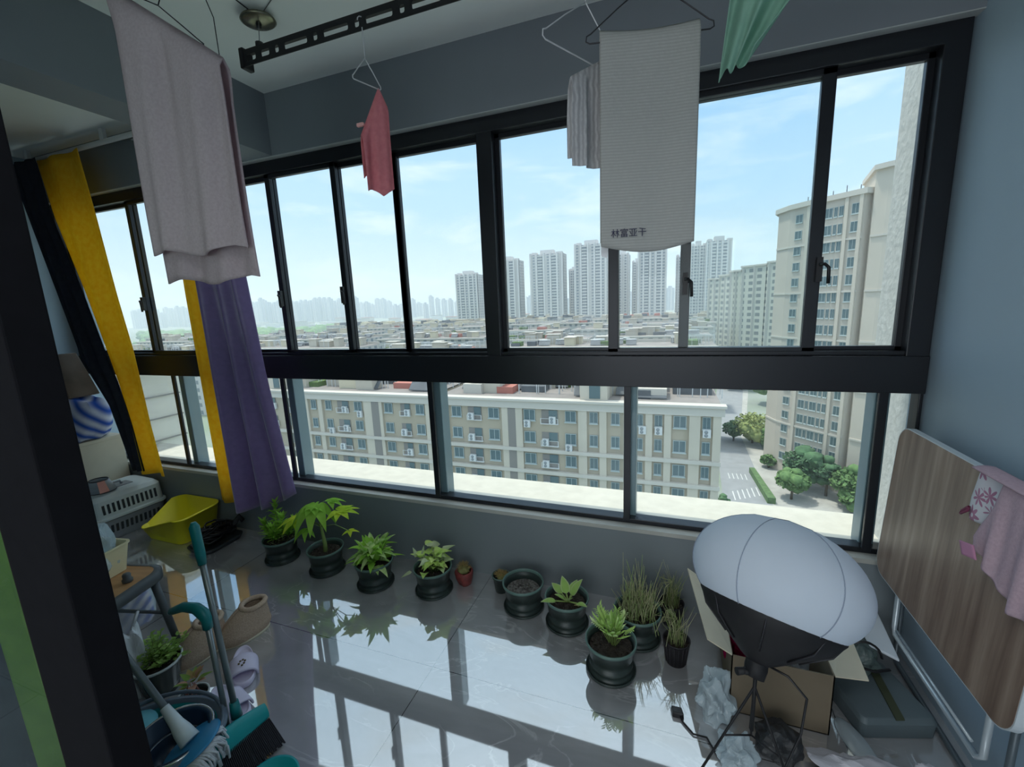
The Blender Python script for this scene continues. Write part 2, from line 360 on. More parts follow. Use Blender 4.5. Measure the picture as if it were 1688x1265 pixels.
ME_BALC = shared('balcony_opening', q, [m_rec, m_white, m_win])

def roof_clutter(root, x0, x1, y0, y1, z, n, big=1.0, seed=0):
    rr = random.Random(seed)
    for i in range(n):
        x = rr.uniform(x0+1, x1-4); y = rr.uniform(y0+1, y1-3); k = rr.random()
        m = MB(); nm = 'roof_shed'; mm = m_roofd
        if k < .28:
            a, b, h = rr.uniform(2, 4.5), rr.uniform(2, 3), rr.uniform(1.6, 2.5)*big
            m.box(x, y, z, x+a, y+b, z+h); m.box(x-.3, y-.3, z+h, x+a+.3, y+b+.3, z+h+.15, 1); mm = [rr.choice([m_pent, m_fac, m_fac]), m_trim]; nm = 'roof_hut'
        elif k < .55:   # pergola of white posts
            a, b, h = rr.uniform(3, 6), rr.uniform(2, 3.5), 2.0*big
            for px in (x, x+a/2, x+a):
                for py in (y, y+b): m.box(px, py, z, px+.1, py+.1, z+h)
            for py in (y, y+b): m.box(x, py, z+h, x+a+.1, py+.1, z+h+.1)
            mm = m_white; nm = 'roof_pergola'
        elif k < .8:    # tilted solar heaters
            a = rr.uniform(1.5, 4)
            m.hexa([(x, y, z+.2), (x+a, y, z+.2), (x+a, y+1.2, z+1.3), (x, y+1.2, z+1.3), (x, y, z+.3), (x+a, y, z+.3), (x+a, y+1.2, z+1.4), (x, y+1.2, z+1.4)])
            m.tube([(x, y+1.3, z+1.5), (x+a, y+1.3, z+1.5)], .22, 8, 1); m.box(x, y+1.2, z, x+.08, y+1.3, z+1.4, 1); m.box(x+a-.08, y+1.2, z, x+a, y+1.3, z+1.4, 1)
            mm = [m_roofd, m_white]; nm = 'solar_heater'
        else:
            a, b, h = rr.uniform(2, 5), rr.uniform(2, 4), rr.uniform(.8, 1.4)
            m.box(x, y, z, x+a, y+b, z+h); mm = rr.choice([m_roofd, m_red, m_roofd, m_trim, m_leafr])
        m.build(nm, mm, root)

def block(name, x0, x1, y0, dep, top, label, cols, rows, pil, recess=(), bandrows=(2, 3, 5), clutter=10, seed=1, group='cream apartment blocks beyond the window', hut=None, left_step=None):
    """long apartment block: bay wall + light pilasters + bands + one window object per opening"""
    root = empty(name, ((x0+x1)/2, y0, GZ), 0, label, 'apartment building', group)
    org = V(root.location)
    def P(nm, mb, m): 
        o = mb.build(nm, m, root); o.matrix_parent_inverse = Matrix.Translation(-org); return o
    P('wall', MB().box(x0, y0, GZ, x1, y0+dep, top-.25), m_bay)
    for a, b in pil: P('pilaster', MB().box(a, y0-.32, GZ, b, y0+.1, top-1.1), m_fac)
    c = MB(); c.box(x0-.3, y0-.45, top-1.15, x1+.3, y0+.6, top-.15); c.box(x0-.45, y0-.75, top-.15, x1+.45, y0+.6, top+.12, 0); P('cornice', c, m_trim)
    P('roof', MB().box(x0, y0+.6, top-.1, x1, y0+dep, top-.02), m_roof)
    P('parapet', MB().box(x0, y0+dep-.3, top-.1, x1, y0+dep, top+.9), m_fac)
    for k in bandrows:
        z = top-1.1-2.98*k+.55; P('band', MB().box(x0-.1, y0-.5, z-.45, x1+.1, y0, z), m_trim)
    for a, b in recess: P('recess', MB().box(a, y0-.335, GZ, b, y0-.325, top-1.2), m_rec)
    for k in range(rows):
        zt = top-1.32-2.98*k
        for (a, b, t) in cols:
            w = b-a
            if t == 'w':
                o = inst('window', ME_WIN, root, (a, y0-.03, zt-1.45), (w, 1, 1.45))
            elif t == 'b':
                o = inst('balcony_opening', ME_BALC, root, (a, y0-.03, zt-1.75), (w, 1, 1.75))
            o.location = V(o.location)-org
            if t == 'b' or (t == 'w' and random.random() < .10):
                a_ = inst('air_conditioner', ME_AC, root, V((a+w*random.choice([.05, .5]), y0-.12, zt-1.75-(0 if t == 'b' else .6)))-org)
    sub = empty('roof_garden', (0, 0, 0)); sub.parent = root; sub.matrix_parent_inverse = Matrix.Translation(-org)
    roof_clutter(sub, x0, x1, y0+1.2, y0+dep-1.2, top-.05, clutter, seed=seed)
    if hut:
        for (a, b, h) in hut:
            hh = MB(); hh.box(a, y0+.3, top-.1, b, y0+5, top+h); hh.box(a-.3, y0, top+h, b+.3, y0+5.3, top+h+.3, 1); hh.box(a+(b-a)*.35, y0+.24, top+.3, b-(b-a)*.25, y0+.3, top+h*.7, 2)
            P('stair_hut', hh, [m_fac, m_trim, m_win])
    return root
K = .776
raw = [(-36.3,-34.4,'w'),(-33.1,-30.5,'b'),(-29.2,-27.2,'w'),(-22.7,-20.7,'w'),(-19.6,-16.8,'b'),(-15.6,-13.8,'w'),(-11.6,-10.3,'w'),(-8.2,-6.9,'w'),(-4.6,-3.4,'w'),(-1.7,-.6,'w'),(1.0,2.8,'w'),(5.0,6.1,'w')]
colsR = [(a*K, b*K, t) for a, b, t in raw]
pilR = [(a*K, b*K) for a, b in [(-39.2,-36.9),(-26.6,-25.5),(-24.1,-22.9),(-13.4,-12.0),(-10.0,-8.9),(-6.3,-5.3),(-3.0,-2.0),(-.3,.7),(3.2,4.7),(6.4,7.5)]]
block('apartment_block', -39.2*K, 7.5*K, 52, 13, -10.6, 'nearest cream apartment block through the lower panes, its flat right end showing', colsR, 5, pilR, [(-25.5*K, -24.1*K)], clutter=48, seed=3, hut=[(-13.2*K, -8.9*K, 3.2)])
rawL = [(-50.7,-48.9,'w'),(-47.1,-45.0,'b'),(-43.8,-42.0,'w'),(-57.8,-56.0,'w'),(-61.9,-59.1,'b'),(-64.9,-63.4,'w'),(-68.6,-67.3,'w'),(-72.1,-70.9,'w'),(-76,-74.6,'w'),(-79.8,-78.2,'b'),(-84,-82.5,'w'),(-88.4,-87,'w'),(-93,-91.5,'w')]
colsL = [(a*K, b*K, t) for a, b, t in rawL]
pilL = [(a*K, b*K) for a, b in [(-41.6,-40.8),(-51.8,-51.1),(-55.3,-53.5),(-66.6,-65.6),(-70.4,-69.2),(-74,-72.8),(-81.8,-80.6),(-86.6,-85),(-96,-94.5)]]
block('apartment_block', -96*K, -40.7*K, 52, 13, -10.6, 'nearest cream apartment block continuing left behind the purple curtain', colsL, 5, pilL, [(-53.5*K, -51.8*K)], clutter=48, seed=5, hut=[(-80*K, -76*K, 3.0)])

# procedural facade for blocks further away (bands of windows are its surface pattern)
def farfac(name, wall, win, pw, ph, fx=.5, fz=.45, rough=.8, op='ADD'):
    if name in MC: return MC[name]
    m = bpy.data.materials.new(name); m.use_nodes = True; t = m.node_tree; b = t.nodes['Principled BSDF']; N = t.nodes.new; L = t.links.new
    tc = N('ShaderNodeTexCoord'); sp = N('ShaderNodeSeparateXYZ'); L(tc.outputs['Object'], sp.inputs[0])
    ad = N('ShaderNodeMath'); ad.operation = op; L(sp.outputs['X'], ad.inputs[0]); L(sp.outputs['Y'], ad.inputs[1])
    def band(src, per, fr):
        a = N('ShaderNodeMath'); a.operation = 'MULTIPLY'; a.inputs[1].default_value = 1/per; L(src, a.inputs[0])
        f = N('ShaderNodeMath'); f.operation = 'FRACT'; L(a.outputs[0], f.inputs[0])
        l = N('ShaderNodeMath'); l.operation = 'LESS_THAN'; l.inputs[1].default_value = fr; L(f.outputs[0], l.inputs[0]); return l.outputs[0]
    a = band(ad.outputs[0], pw, fx); c = band(sp.outputs['Z'], ph, fz)
    mu = N('ShaderNodeMath'); mu.operation = 'MULTIPLY'; L(a, mu.inputs[0]); L(c, mu.inputs[1])
    ge = N('ShaderNodeNewGeometry'); s2 = N('ShaderNodeSeparateXYZ'); L(ge.outputs['Normal'], s2.inputs[0])
    ab = N('ShaderNodeMath'); ab.operation = 'ABSOLUTE'; L(s2.outputs['Z'], ab.inputs[0]); lt = N('ShaderNodeMath'); lt.operation = 'LESS_THAN'; lt.inputs[1].default_value = .5; L(ab.outputs[0], lt.inputs[0])
    m2 = N('ShaderNodeMath'); m2.operation = 'MULTIPLY'; L(mu.outputs[0], m2.inputs[0]); L(lt.outputs[0], m2.inputs[1])
    mx = N('ShaderNodeMix'); mx.data_type = 'RGBA'; L(m2.outputs[0], mx.inputs['Factor']); mx.inputs['A'].default_value = tuple(wall)+(1,); mx.inputs['B'].default_value = tuple(win)+(1,)
    L(mx.outputs['Result'], b.inputs['Base Color']); b.inputs['Roughness'].default_value = rough
    MC[name] = m; return m
f_mid = farfac('midrise_facade', (.52, .50, .46), (.20, .23, .24), 3.1, 2.98, .45, .5)
# rows of mid-rise blocks stretching away
rowsY = [113, 152, 194, 238, 284, 332]
n_ = 0
for j, y0 in enumerate(rowsY):
    xr = [11, 13, 17, 22, 26, 32][j]; x = xr; k = 0
    lim = -(95+y0*1.12)
    while x > lim:
        ln = random.Random(j*31+k).uniform(34, 60) if j < 4 else random.Random(j*31+k).uniform(60, 95)
        xa = x-ln
        top = -10.6 + random.Random(j*17+k).uniform(-1.2, .6)
        if not (j > 2 and xa < -y0*.95):
            side = ['right end', 'second from the right', 'third from the right', 'fourth from the right', 'fifth from the right', 'sixth from the right', 'seventh from the right', 'eighth from the right', 'ninth from the right', 'tenth from the right', 'eleventh from the right'][min(k, 10)]
            roww = ['first', 'second', 'third', 'fourth', 'fifth', 'sixth'][j]
            root = empty('midrise_block', ((xa+x)/2, y0, GZ), 0, f'cream mid-rise block with cluttered roof, {roww} row behind the nearest block, {side}', 'apartment building', 'mid-rise blocks in rows behind the nearest one')
            org = V(root.location)
            def P(nm, mb, m):
                o = mb.build(nm, m, root); o.matrix_parent_inverse = Matrix.Translation(-org); return o
            P('wall', MB().box(xa, y0, GZ, x, y0+12, top), f_mid)
            c = MB(); c.box(xa-.3, y0-.7, top-.5, x+.3, y0+.3, top+.1); c.box(xa-.2, y0+11.7, top, x+.2, y0+12.1, top+.9); P('cornice', c, m_trim)
            P('roof', MB().box(xa, y0+.3, top, x, y0+11.7, top+.06), m_roof)
            if j < 4:
                sub = empty('roof_garden', (0, 0, 0)); sub.parent = root; sub.matrix_parent_inverse = Matrix.Translation(-org)
                roof_clutter(sub, xa, x, y0+1, y0+11, top, [34, 26, 18, 14][j], 1.15, seed=j*100+k)
            else:
                c = MB(); rr = random.Random(j*9+k)
                for q_ in range(26):
                    u = rr.uniform(xa, x-4); h = rr.uniform(.8, 2.8); c.box(u, y0+rr.uniform(0, 6), top, u+rr.uniform(2, 6), y0+rr.uniform(7, 11), top+h, q_ % 3)
                P('roof_huts', c, [rr.choice([m_pent, m_red, m_fac]), m_roofd, m_bay])
        x = xa-random.Random(j*7+k).uniform(3, 9); k += 1; n_ += 1

# low buildings, green belt and trees further to the left
m_leafF = mat('tree_mass', (.20, .33, .13), .9, noise=.5, scale=.12, col2=(.10, .19, .07))
g = MB(); rr = random.Random(5)
def blob(mb, c, r, n=7, m=0, rnd=rr, sq=.8):
    vs = []; fs = []; a = 6
    for i in range(1, a):
        for k in range(n):
            th = math.pi*i/a; ph = 2*math.pi*k/n+i*.3; q = r*(1+rnd.uniform(-.16, .16))
            vs.append((c[0]+q*math.sin(th)*math.cos(ph), c[1]+q*math.sin(th)*math.sin(ph), c[2]+q*math.cos(th)*sq))
    for i in range(a-2):
        for k in range(n): fs.append((i*n+k, (i+1)*n+k, (i+1)*n+(k+1) % n, i*n+(k+1) % n))
    fs.append(tuple(range(n))); fs.append(tuple((a-2)*n+k for k in range(n))[::-1])
    mb.add(vs, fs, m, True)
for i in range(420):
    y = rr.uniform(380, 760); x = -rr.uniform(.78, 1.75)*y+rr.uniform(-20, 20); blob(g, (x, y, GZ+3), rr.uniform(7, 13))
for i in range(60):
    y = rr.uniform(360, 430); x = -rr.uniform(.40, .60)*y; blob(g, (x, y, GZ+3), rr.uniform(6, 10))
tag(g.build('green_belt_trees', m_leafF), 'belt of green treetops below the distant towers on the left', 'trees', kind='stuff')
# warehouse-like low buildings behind the green belt
ORD = 'first second third fourth fifth sixth seventh eighth ninth tenth eleventh twelfth thirteenth fourteenth fifteenth sixteenth seventeenth eighteenth nineteenth twentieth'.split()
rr = random.Random(11)
for i in range(26):
    y = 800+i*14; x = -(.35+1.15*((i*7) % 26)/26)*y; a, b, h = rr.uniform(25, 60), rr.uniform(15, 30), rr.uniform(8, 18)
    root = empty('low_building', (x, y, GZ), 0, f'low {"red-roofed" if i % 4 == 0 else "flat-roofed"} building in the hazy plain before the skyline, {ORD[i % 20]} {"nearer" if i < 20 else "farthest"} one', 'building', 'low buildings in the plain')
    MB().box(-a/2, 0, 0, a/2, b, h).build('wall', rr.choice([m_white, f_mid, m_trim]), root)
    MB().box(-a/2-.5, -.5, h, a/2+.5, b+.5, h+1).build('roof', m_red if i % 4 == 0 else rr.choice([m_white, m_roof]), root)

# ---------------------------------------------------------------- tall residential towers in the middle distance
f_tower = farfac('tower_facade', (.52, .49, .47), (.20, .22, .25), 5.2, 3.0, .42, .55)
f_tower2 = farfac('tower_balcony_strip', (.60, .57, .54), (.13, .14, .16), 50, 3.0, 1.1, .6)
m_fin = mat('tower_fin', (.66, .62, .60), .8)
def tower(x0, x1, y, top, label, steps=0, dep=18, group='tall residential towers in the middle distance', nm='residential_tower'):
    root = empty(nm, ((x0+x1)/2, y, GZ), 0, label, 'tower block', group); org = V(root.location); w = x1-x0; H = top
    def P(n2, mb, m):
        o = mb.build(n2, m, root); o.matrix_parent_inverse = Matrix.Translation(-org); return o
    P('wall', MB().box(x0, y, GZ, x1, y+dep, H), f_tower)
    for fx in (.0, .18, .40, .60, .80, .95):
        P('fin', MB().box(x0+w*fx, y-1.2, GZ, x0+w*fx+w*.05, y+2, H+1.5), m_fin)
    for fx in (.24, .66):
        P('balcony_column', MB().box(x0+w*fx, y-1.0, GZ, x0+w*fx+w*.14, y+1, H-1), f_tower2)
    c = MB(); c.box(x0+w*.3, y+3, H, x0+w*.7, y+12, H+4.5); c.box(x0+w*.05, y+2, H, x0+w*.2, y+8, H+2.5); c.box(x0+w*.8, y+2, H, x0+w*.95, y+8, H+2.0)
    P('roof_crown', c, m_fin)
    return root
TL = [(-233, -206, 460, 37, 'pink-beige tower left of the thick window mullion, leftmost of the nearer towers'),
 (-183, -152, 450, 48, 'beige tower just right of the thick window mullion'),
 (-158, -147, 520, 37, 'narrow tower in the gap beside the beige tower right of the thick mullion'),
 (-141, -105, 455, 52, 'wide stepped tower between two narrow ones, left of the hanging white towel'),
 (-113, -103, 520, 38, 'narrow grey tower just left of the tower under the white gauze towel'),
 (-93, -60, 455, 58, 'tall tower with white crown lattice, below the white towel left edge'),
 (-56, -42, 500, 50, 'tower seen just under the hanging white towel, left one'),
 (-42, -31, 540, 44, 'small tower seen between two larger ones under the white towel'),
 (-31, -3, 470, 50, 'wide tower under the right half of the white towel'),
 (6, 20, 520, 45, 'blue-grey narrow tower behind the right sash stile'),
 (19, 32, 470, 50, 'left half of the blue-grey twin tower right of the white towel'),
 (32, 54, 462, 52, 'right half of the blue-grey twin tower right of the white towel')]
for a in TL: tower(*a)
# far skyline
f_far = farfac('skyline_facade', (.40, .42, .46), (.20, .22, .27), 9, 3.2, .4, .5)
rr = random.Random(21)
ORD = 'first second third fourth fifth sixth seventh eighth ninth tenth eleventh twelfth thirteenth fourteenth fifteenth sixteenth seventeenth eighteenth nineteenth twentieth'.split()
def skyline(u0, u1, n, y0, y1, t0, t1, where, wid=(.5, .85)):
    step = (u1-u0)/n
    for i in range(n):
        y = rr.uniform(y0, y1); w = step*y*rr.uniform(*wid)*.8; u = u0+step*(i+.5); x = u*y; top = rr.uniform(t0, t1)*y/1300*(1.25 if i % 5 == 2 else 1)
        root = empty('skyline_tower', (x, y, GZ), 0, f'hazy high-rise {where}, {ORD[i]} from the left there', 'tower block', f'hazy high-rises on the horizon {where}')
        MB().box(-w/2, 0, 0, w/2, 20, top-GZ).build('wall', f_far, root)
        MB().box(-w*.5, -1, 0, -w*.38, 2, top-GZ+3).build('fin', m_fin, root); MB().box(w*.1, -1, 0, w*.22, 2, top-GZ+2).build('fin', m_fin, root)
        MB().box(-w*.2, 2, top-GZ, w*.25, 12, top-GZ+6).build('roof_crown', f_far, root)
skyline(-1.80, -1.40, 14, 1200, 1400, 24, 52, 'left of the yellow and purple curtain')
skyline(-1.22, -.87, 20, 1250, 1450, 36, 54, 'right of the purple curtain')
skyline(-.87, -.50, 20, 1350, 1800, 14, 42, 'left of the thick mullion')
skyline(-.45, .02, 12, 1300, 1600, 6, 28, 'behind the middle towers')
# ---------------------------------------------------------------- stepped tower at the right, its neighbour, street and trees
def facets(root, name, poly, z0, z1, m, org):
    o = MB().prism(poly, z0, z1).build(name, m, root); o.matrix_parent_inverse = Matrix.Translation(-org); return o
m_tw = mat('tower_render', (.52, .46, .39), .85, noise=.06, scale=.3)
m_tw2 = mat('tower_render_light', (.56, .50, .42), .85, noise=.05, scale=.3)
def facet_windows(root, org, p0, p1, cols, z_top, n, first=0, h=1.55, out=.02):
    a, b = V((p0[0], p0[1], 0)), V((p1[0], p1[1], 0)); d = (b-a); ln = d.length; d.normalize()
    rz = math.atan2(d.y, d.x)
    for k in range(first, n):
        z = z_top-2.98*k
        for (f0, w) in cols:
            p = a+d*(f0*ln); o = inst('window', ME_WIN, root, V((p.x, p.y, z-h))-org, (w*ln, .9, h), rz)
tr = empty('apartment_tower', (27, 98, GZ), 0, 'tall beige tower with stepped roof and rounded blank corner', 'tower block')
org = V(tr.location)
P0, P1, P2, P3, P4 = (20.8, 106.5), (22.0, 102.6), (24.2, 99.6), (30.6, 92.6), (31.6, 92.0)
facets(tr, 'wall', [P0, P1, P2, P3, (44, 100), (36, 118), (24, 116)], GZ, 18.0, m_tw, org)
facets(tr, 'cornice', [(20.2, 106.7), (21.6, 102.2), (24.0, 99.0), (30.6, 92.0), (45, 100), (36, 118.5), (24, 116.5)], 17.4, 18.3, m_trim, org)
stair = [P4]+[(31.8+2.6*(1-math.cos(t))+1.5*t, 92.0-2.6*math.sin(t)) for t in [x*.26 for x in range(1, 8)]]
stair += [(40.5, 88.0), (41.5, 86.4), (44.5, 85.2), (48, 86), (48, 104), (34, 104)]
facets(tr, 'rounded_stair_wall', stair, GZ, 21.2, m_tw2, org)
facets(tr, 'cornice', [(a+(-.5 if a < 40 else .3), b-.5) for a, b in stair], 20.7, 21.5, m_trim, org)
for z in (10.2, 1.2, -7.6, -16.5, -25.4):
    facets(tr, 'band', [(a-.12, b-.14) for a, b in [P0, P1, P2, P3]]+[(31, 93), (24, 108)], z, z+.35, m_trim, org)
    facets(tr, 'band', [(a-.12, b-.14) for a, b in stair[:-2]]+[(47, 95), (36, 95)], z+.0, z+.35, m_trim, org)
for f0 in (.03, .72, .96):   # light piers on the front face
    d = V((P3[0]-P2[0], P3[1]-P2[1], 0)); p = V((P2[0], P2[1], 0))+d*f0; nrm = V((d.y, -d.x, 0)).normalized()*.3; e_ = d.normalized()*.28
    o = MB().prism([(p.x-e_.x, p.y-e_.y), (p.x-e_.x+nrm.x, p.y-e_.y+nrm.y), (p.x+e_.x+nrm.x, p.y+e_.y+nrm.y), (p.x+e_.x, p.y+e_.y)], GZ, 17.4).build('pier', m_tw2, tr); o.matrix_parent_inverse = Matrix.Translation(-org)
facet_windows(tr, org, P1, P2, [(.35, .4)], 16.2, 17)
facet_windows(tr, org, P2, P3, [(.10, .13), (.25, .06), (.335, .14), (.50, .06), (.585, .08), (.80, .13)], 16.2, 17, h=1.75)
tr2 = MB()
for k in range(5): tr2.tube([(24+k*1.5, 99.4-k*1.6, 18), (24+k*1.5, 99.4-k*1.6, 19+.4*(k % 2))], .06, 4)
o = tr2.build('roof_antennas', m_frame, tr); o.matrix_parent_inverse = Matrix.Translation(-org)

# stepped slab block behind it
nb = empty('apartment_tower', (36, 235, GZ), 0, 'stepped beige slab block between the towel and the tall tower at the right', 'tower block'); org = V(nb.location)
f_nb = farfac('slab_facade', (.54, .52, .44), (.21, .22, .21), 6.2, 2.98, .55, .55, op='SUBTRACT')
seg = [(19.5, 262, 24.5, 256, 10), (24.5, 257, 28.5, 249, 11.4), (28.5, 250, 33, 244, 12.9), (33, 244, 42, 234, 14.5), (42, 232, 53, 220, 15.2)]
for i, (xa, ya, xb, yb, top) in enumerate(seg):
    facets(nb, 'wall', [(xa, ya), (xb, yb), (xb+9, yb+10), (xa+9, ya+10)], GZ, top, f_nb, org)
    facets(nb, 'cornice', [(xa-.4, ya-.5), (xb-.2, yb-.6), (xb+9, yb+10), (xa+9, ya+10)], top, top+.8, m_trim, org)
    d = V((xb-xa, yb-ya, 0))
    for f0 in (0.02, .5):
        p = V((xa, ya, 0))+d*f0; o = MB().box(p.x, p.y-1.2, GZ, p.x+1.1, p.y+1, top+.5).build('pier', m_trim, nb); o.matrix_parent_inverse = Matrix.Translation(-org)

# street, pavement and parking bays
m_asph = mat('asphalt', (.30, .31, .32), .9, noise=.15, scale=.5)
m_pave = mat('paving', (.46, .45, .42), .9, noise=.2, scale=.6)
MBr = MB(); MBr.add([(9, 60, GZ+.06), (18.5, 60, GZ+.06), (18.3, 96, GZ+.06), (19, 126, GZ+.06), (30, 200, GZ+.06), (38, 300, GZ+.06), (30, 300, GZ+.06), (20, 200, GZ+.06), (12.5, 126, GZ+.06), (11, 96, GZ+.06)], [tuple(range(10))])
struct(MBr.build('road', m_asph))
MBr = MB(); MBr.add([(18.5, 60, GZ+.04), (40, 60, GZ+.04), (40, 92, GZ+.04), (22, 108, GZ+.04), (24, 150, GZ+.04), (40, 250, GZ+.04), (30, 250, GZ+.04), (19, 126, GZ+.04), (18.3, 96, GZ+.04)], [tuple(range(9))])
struct(MBr.build('pavement', m_pave))
h = MB().hexa([(17.6, 84, GZ), (18.9, 84, GZ), (17.9, 99, GZ), (16.9, 99, GZ), (17.6, 84, GZ+1.2), (18.9, 84, GZ+1.2), (17.9, 99, GZ+1.2), (16.9, 99, GZ+1.2)]).build('hedge', mat('hedge_green', (.13, .22, .09), .9, noise=.4, scale=1.5)); tag(h, 'long clipped hedge beside the parking bays at the foot of the blocks', 'hedge')
bm_ = MB()
for k in range(6): bm_.box(12.3+k*.9, 84+k*.6, GZ+.08, 12.5+k*.9, 88+k*.6, GZ+.09)
for k in range(5): bm_.box(12.6+k*.8, 94.5, GZ+.08, 12.75+k*.8, 97.5, GZ+.09)
struct(bm_.build('road_marking', m_white))
gw = MB(); gw.box(20.5, 128, GZ, 40, 128.6, GZ+2.5); gw.box(20.5, 121, GZ, 40, 121.5, GZ+1.6); struct(gw.build('boundary_wall', m_trim))
# trees by the tower
m_l1 = mat('foliage_mid', (.16, .27, .09), .9, noise=.5, scale=1.2, col2=(.07, .14, .05))
m_l2 = mat('foliage_olive', (.36, .40, .14), .9, noise=.5, scale=1.2, col2=(.16, .22, .08))
m_l3 = mat('foliage_dark', (.10, .20, .09), .9, noise=.5, scale=1.2, col2=(.05, .10, .05))
m_trunk = mat('bark', (.13, .10, .07), .9)
def tree(x, y, r, h, m, label):
    t = empty('tree', (x, y, GZ), 0, label, 'tree', 'trees beside the street'); rr = random.Random(int(x*10+y))
    MB().tube([(0, 0, 0), (.1, .1, h*.6)], [.25, .15], 7).build('trunk', m_trunk, t)
    g = MB()
    for i in range(16):
        a = rr.uniform(0, 6.28); q = rr.uniform(0, r*.75); blob(g, (q*math.cos(a), q*math.sin(a), h*.48+rr.uniform(-.2, .42)*h*(1-q/r*.6)), r*rr.uniform(.32, .5), 9, rnd=rr)
    # loose leaf clusters make the outline ragged
    for i in range(900):
        a = rr.uniform(0, 6.28); ph = math.acos(rr.uniform(-.5, 1)); q = r*rr.uniform(.7, 1.08)
        c = V((q*math.sin(ph)*math.cos(a), q*math.sin(ph)*math.sin(a), h*.56+q*.72*math.cos(ph))); s_ = rr.uniform(.15, .42)
        d1 = V((rr.uniform(-1, 1), rr.uniform(-1, 1), rr.uniform(-1, 1))).normalized()*s_; d2 = d1.cross(V((rr.uniform(-1, 1), rr.uniform(-1, 1), 1))).normalized()*s_
        g.add([c-d1, c+d2, c+d1, c-d2], [(0, 1, 2, 3)])
    g.build('crown', m, t)
for a in [(25.2, 92.5, 3.6, 9, m_l3, 'dark green tree at the foot of the tall tower, left of the mid green one'),
          (30.8, 86.0, 3.2, 8, m_l1, 'mid green round tree at the foot of the tall tower, lowest in the view'),
          (22.0, 87.0, 2.6, 6.5, m_l1, 'green tree beside the paving, left of the trees under the tower'),
          (36, 82.0, 3.2, 8, m_l3, 'dark tree under the rounded corner of the tall tower'),
          (28.2, 90.0, 2.0, 9, m_l3, 'small dark tree behind the mid green tree under the tower'),
          (20.8, 120, 4.6, 8, m_l2, 'olive-yellow tree in the middle of the street view'),
          (16.6, 121, 2.6, 6, m_l3, 'dark shrub-like tree left of the olive-yellow tree'),
          (24.5, 116, 3.0, 6, m_l1, 'small green tree right of the olive-yellow tree'),
          (33.5, 165, 5.5, 13, m_l1, 'tall green tree behind the boundary wall'),
          (28.0, 190, 6.0, 12, m_l3, 'dark tree far up the street'),
          (39.0, 205, 7, 14, m_l3, 'broad dark tree behind the tall green one'),
          (21.3, 103, 1.5, 3, m_l1, 'low round bush at the paving corner'), (8.6, 70, 1.5, 9, m_l3, 'climbing greenery at the end wall of the nearest block'),
          (12, 268, 6, 20, m_l1, 'green tree beyond the roofs beside the blue-grey towers'),
          (31, 84, 2.6, 4.5, m_l1, 'low tree near the ledge corner')]: tree(*a)
# ---------------------------------------------------------------- haze over the city
hz = MB().box(-2900, 30, GZ-2, 1800, 2600, 120).build('haze', [bpy.data.materials.new('city_haze')]); tag(hz, kind='stuff')
hm = hz.data.materials[0]; hm.use_nodes = True; t = hm.node_tree; t.nodes.clear()
vs = t.nodes.new('ShaderNodeVolumeScatter'); vs.inputs['Color'].default_value = (.86, .93, 1, 1); vs.inputs['Density'].default_value = HAZE; vs.inputs['Anisotropy'].default_value = .2
o_ = t.nodes.new('ShaderNodeOutputMaterial'); t.links.new(vs.outputs[0], o_.inputs['Volume'])
tag(hz, 'pale haze hanging over the whole city', 'haze', kind='stuff')
# ================================================================ CURTAINS, DOOR, RAIL, LAUNDRY
def lerp(a, b, t): return a+(b-a)*t
def pl(tab, t):   # piecewise linear table [(t, value)...]
    for (a, va), (b, vb) in zip(tab, tab[1:]):
        if t <= b: return lerp(va, vb, (t-a)/(b-a)) if b > a else va
    return tab[-1][1]
def curtain(name, mats, left, right, ydep, folds, amp, parent=None, z1=2.77, z0=.1, seed=0, botfn=None, nu=90, nv=46, thick=.004):
    """left/right: tables over t (0 top, 1 bottom) of x; pleated cloth"""
    rr = random.Random(seed); ph = [rr.uniform(0, 6.28) for _ in range(4)]
    def fn(u, v):
        xl, xr = pl(left, v), pl(right, v); x = lerp(xl, xr, u)
        a = amp*(.55+.45*v)
        y = ydep + a*math.sin(u*folds*2*math.pi+ph[0]+.5*math.sin(v*3+ph[1])) + a*.35*math.sin(u*folds*4.7+ph[2]+v*2)
        zb = z0 + (botfn(u) if botfn else 0)
        return (x, y, lerp(z1, zb, v))
    return MB().grid(fn, nu, nv).build(name, mats, parent, solid=thick)
m_yel = clothmat('curtain_yellow', (1.0, .74, .10), (.95, .62, .06), .6, 30)
m_pur = mat('curtain_purple', (.25, .165, .38), .30, noise=.15, scale=30, sheen=.7)
m_dkc = clothmat('curtain_charcoal', (.045, .047, .060), (.035, .036, .048), .05, 30)
m_grn = clothmat('curtain_green', (.24, .36, .05), (.17, .27, .035), .35, 14)
# left corner: charcoal curtain with the yellow one in front of the window
c1 = curtain('curtain', m_yel, [(0, -4.36), (.17, -4.30), (.41, -4.14), (.70, -3.995), (.84, -3.955), (1, -3.95)], [(0, -3.83), (.19, -3.77), (.42, -3.716), (.59, -3.66), (.83, -3.634), (1, -3.59)], 2.03, 1.6, .034, seed=1, z1=2.775, z0=.42)
tag(c1, 'yellow curtain hanging in the left corner above the pet carrier', 'curtain')
c2 = curtain('curtain', m_dkc, [(0, -4.63), (.14, -4.55), (.64, -4.27), (.78, -4.06), (1, -3.93)], [(0, -4.29), (.17, -4.235), (.41, -4.06), (.62, -3.93), (.70, -3.87), (.84, -3.82), (1, -3.79)], 1.992, 2.6, .014, seed=2, z1=2.775, z0=.45)
tag(c2, 'charcoal curtain bunched left of the yellow one in the corner', 'curtain')
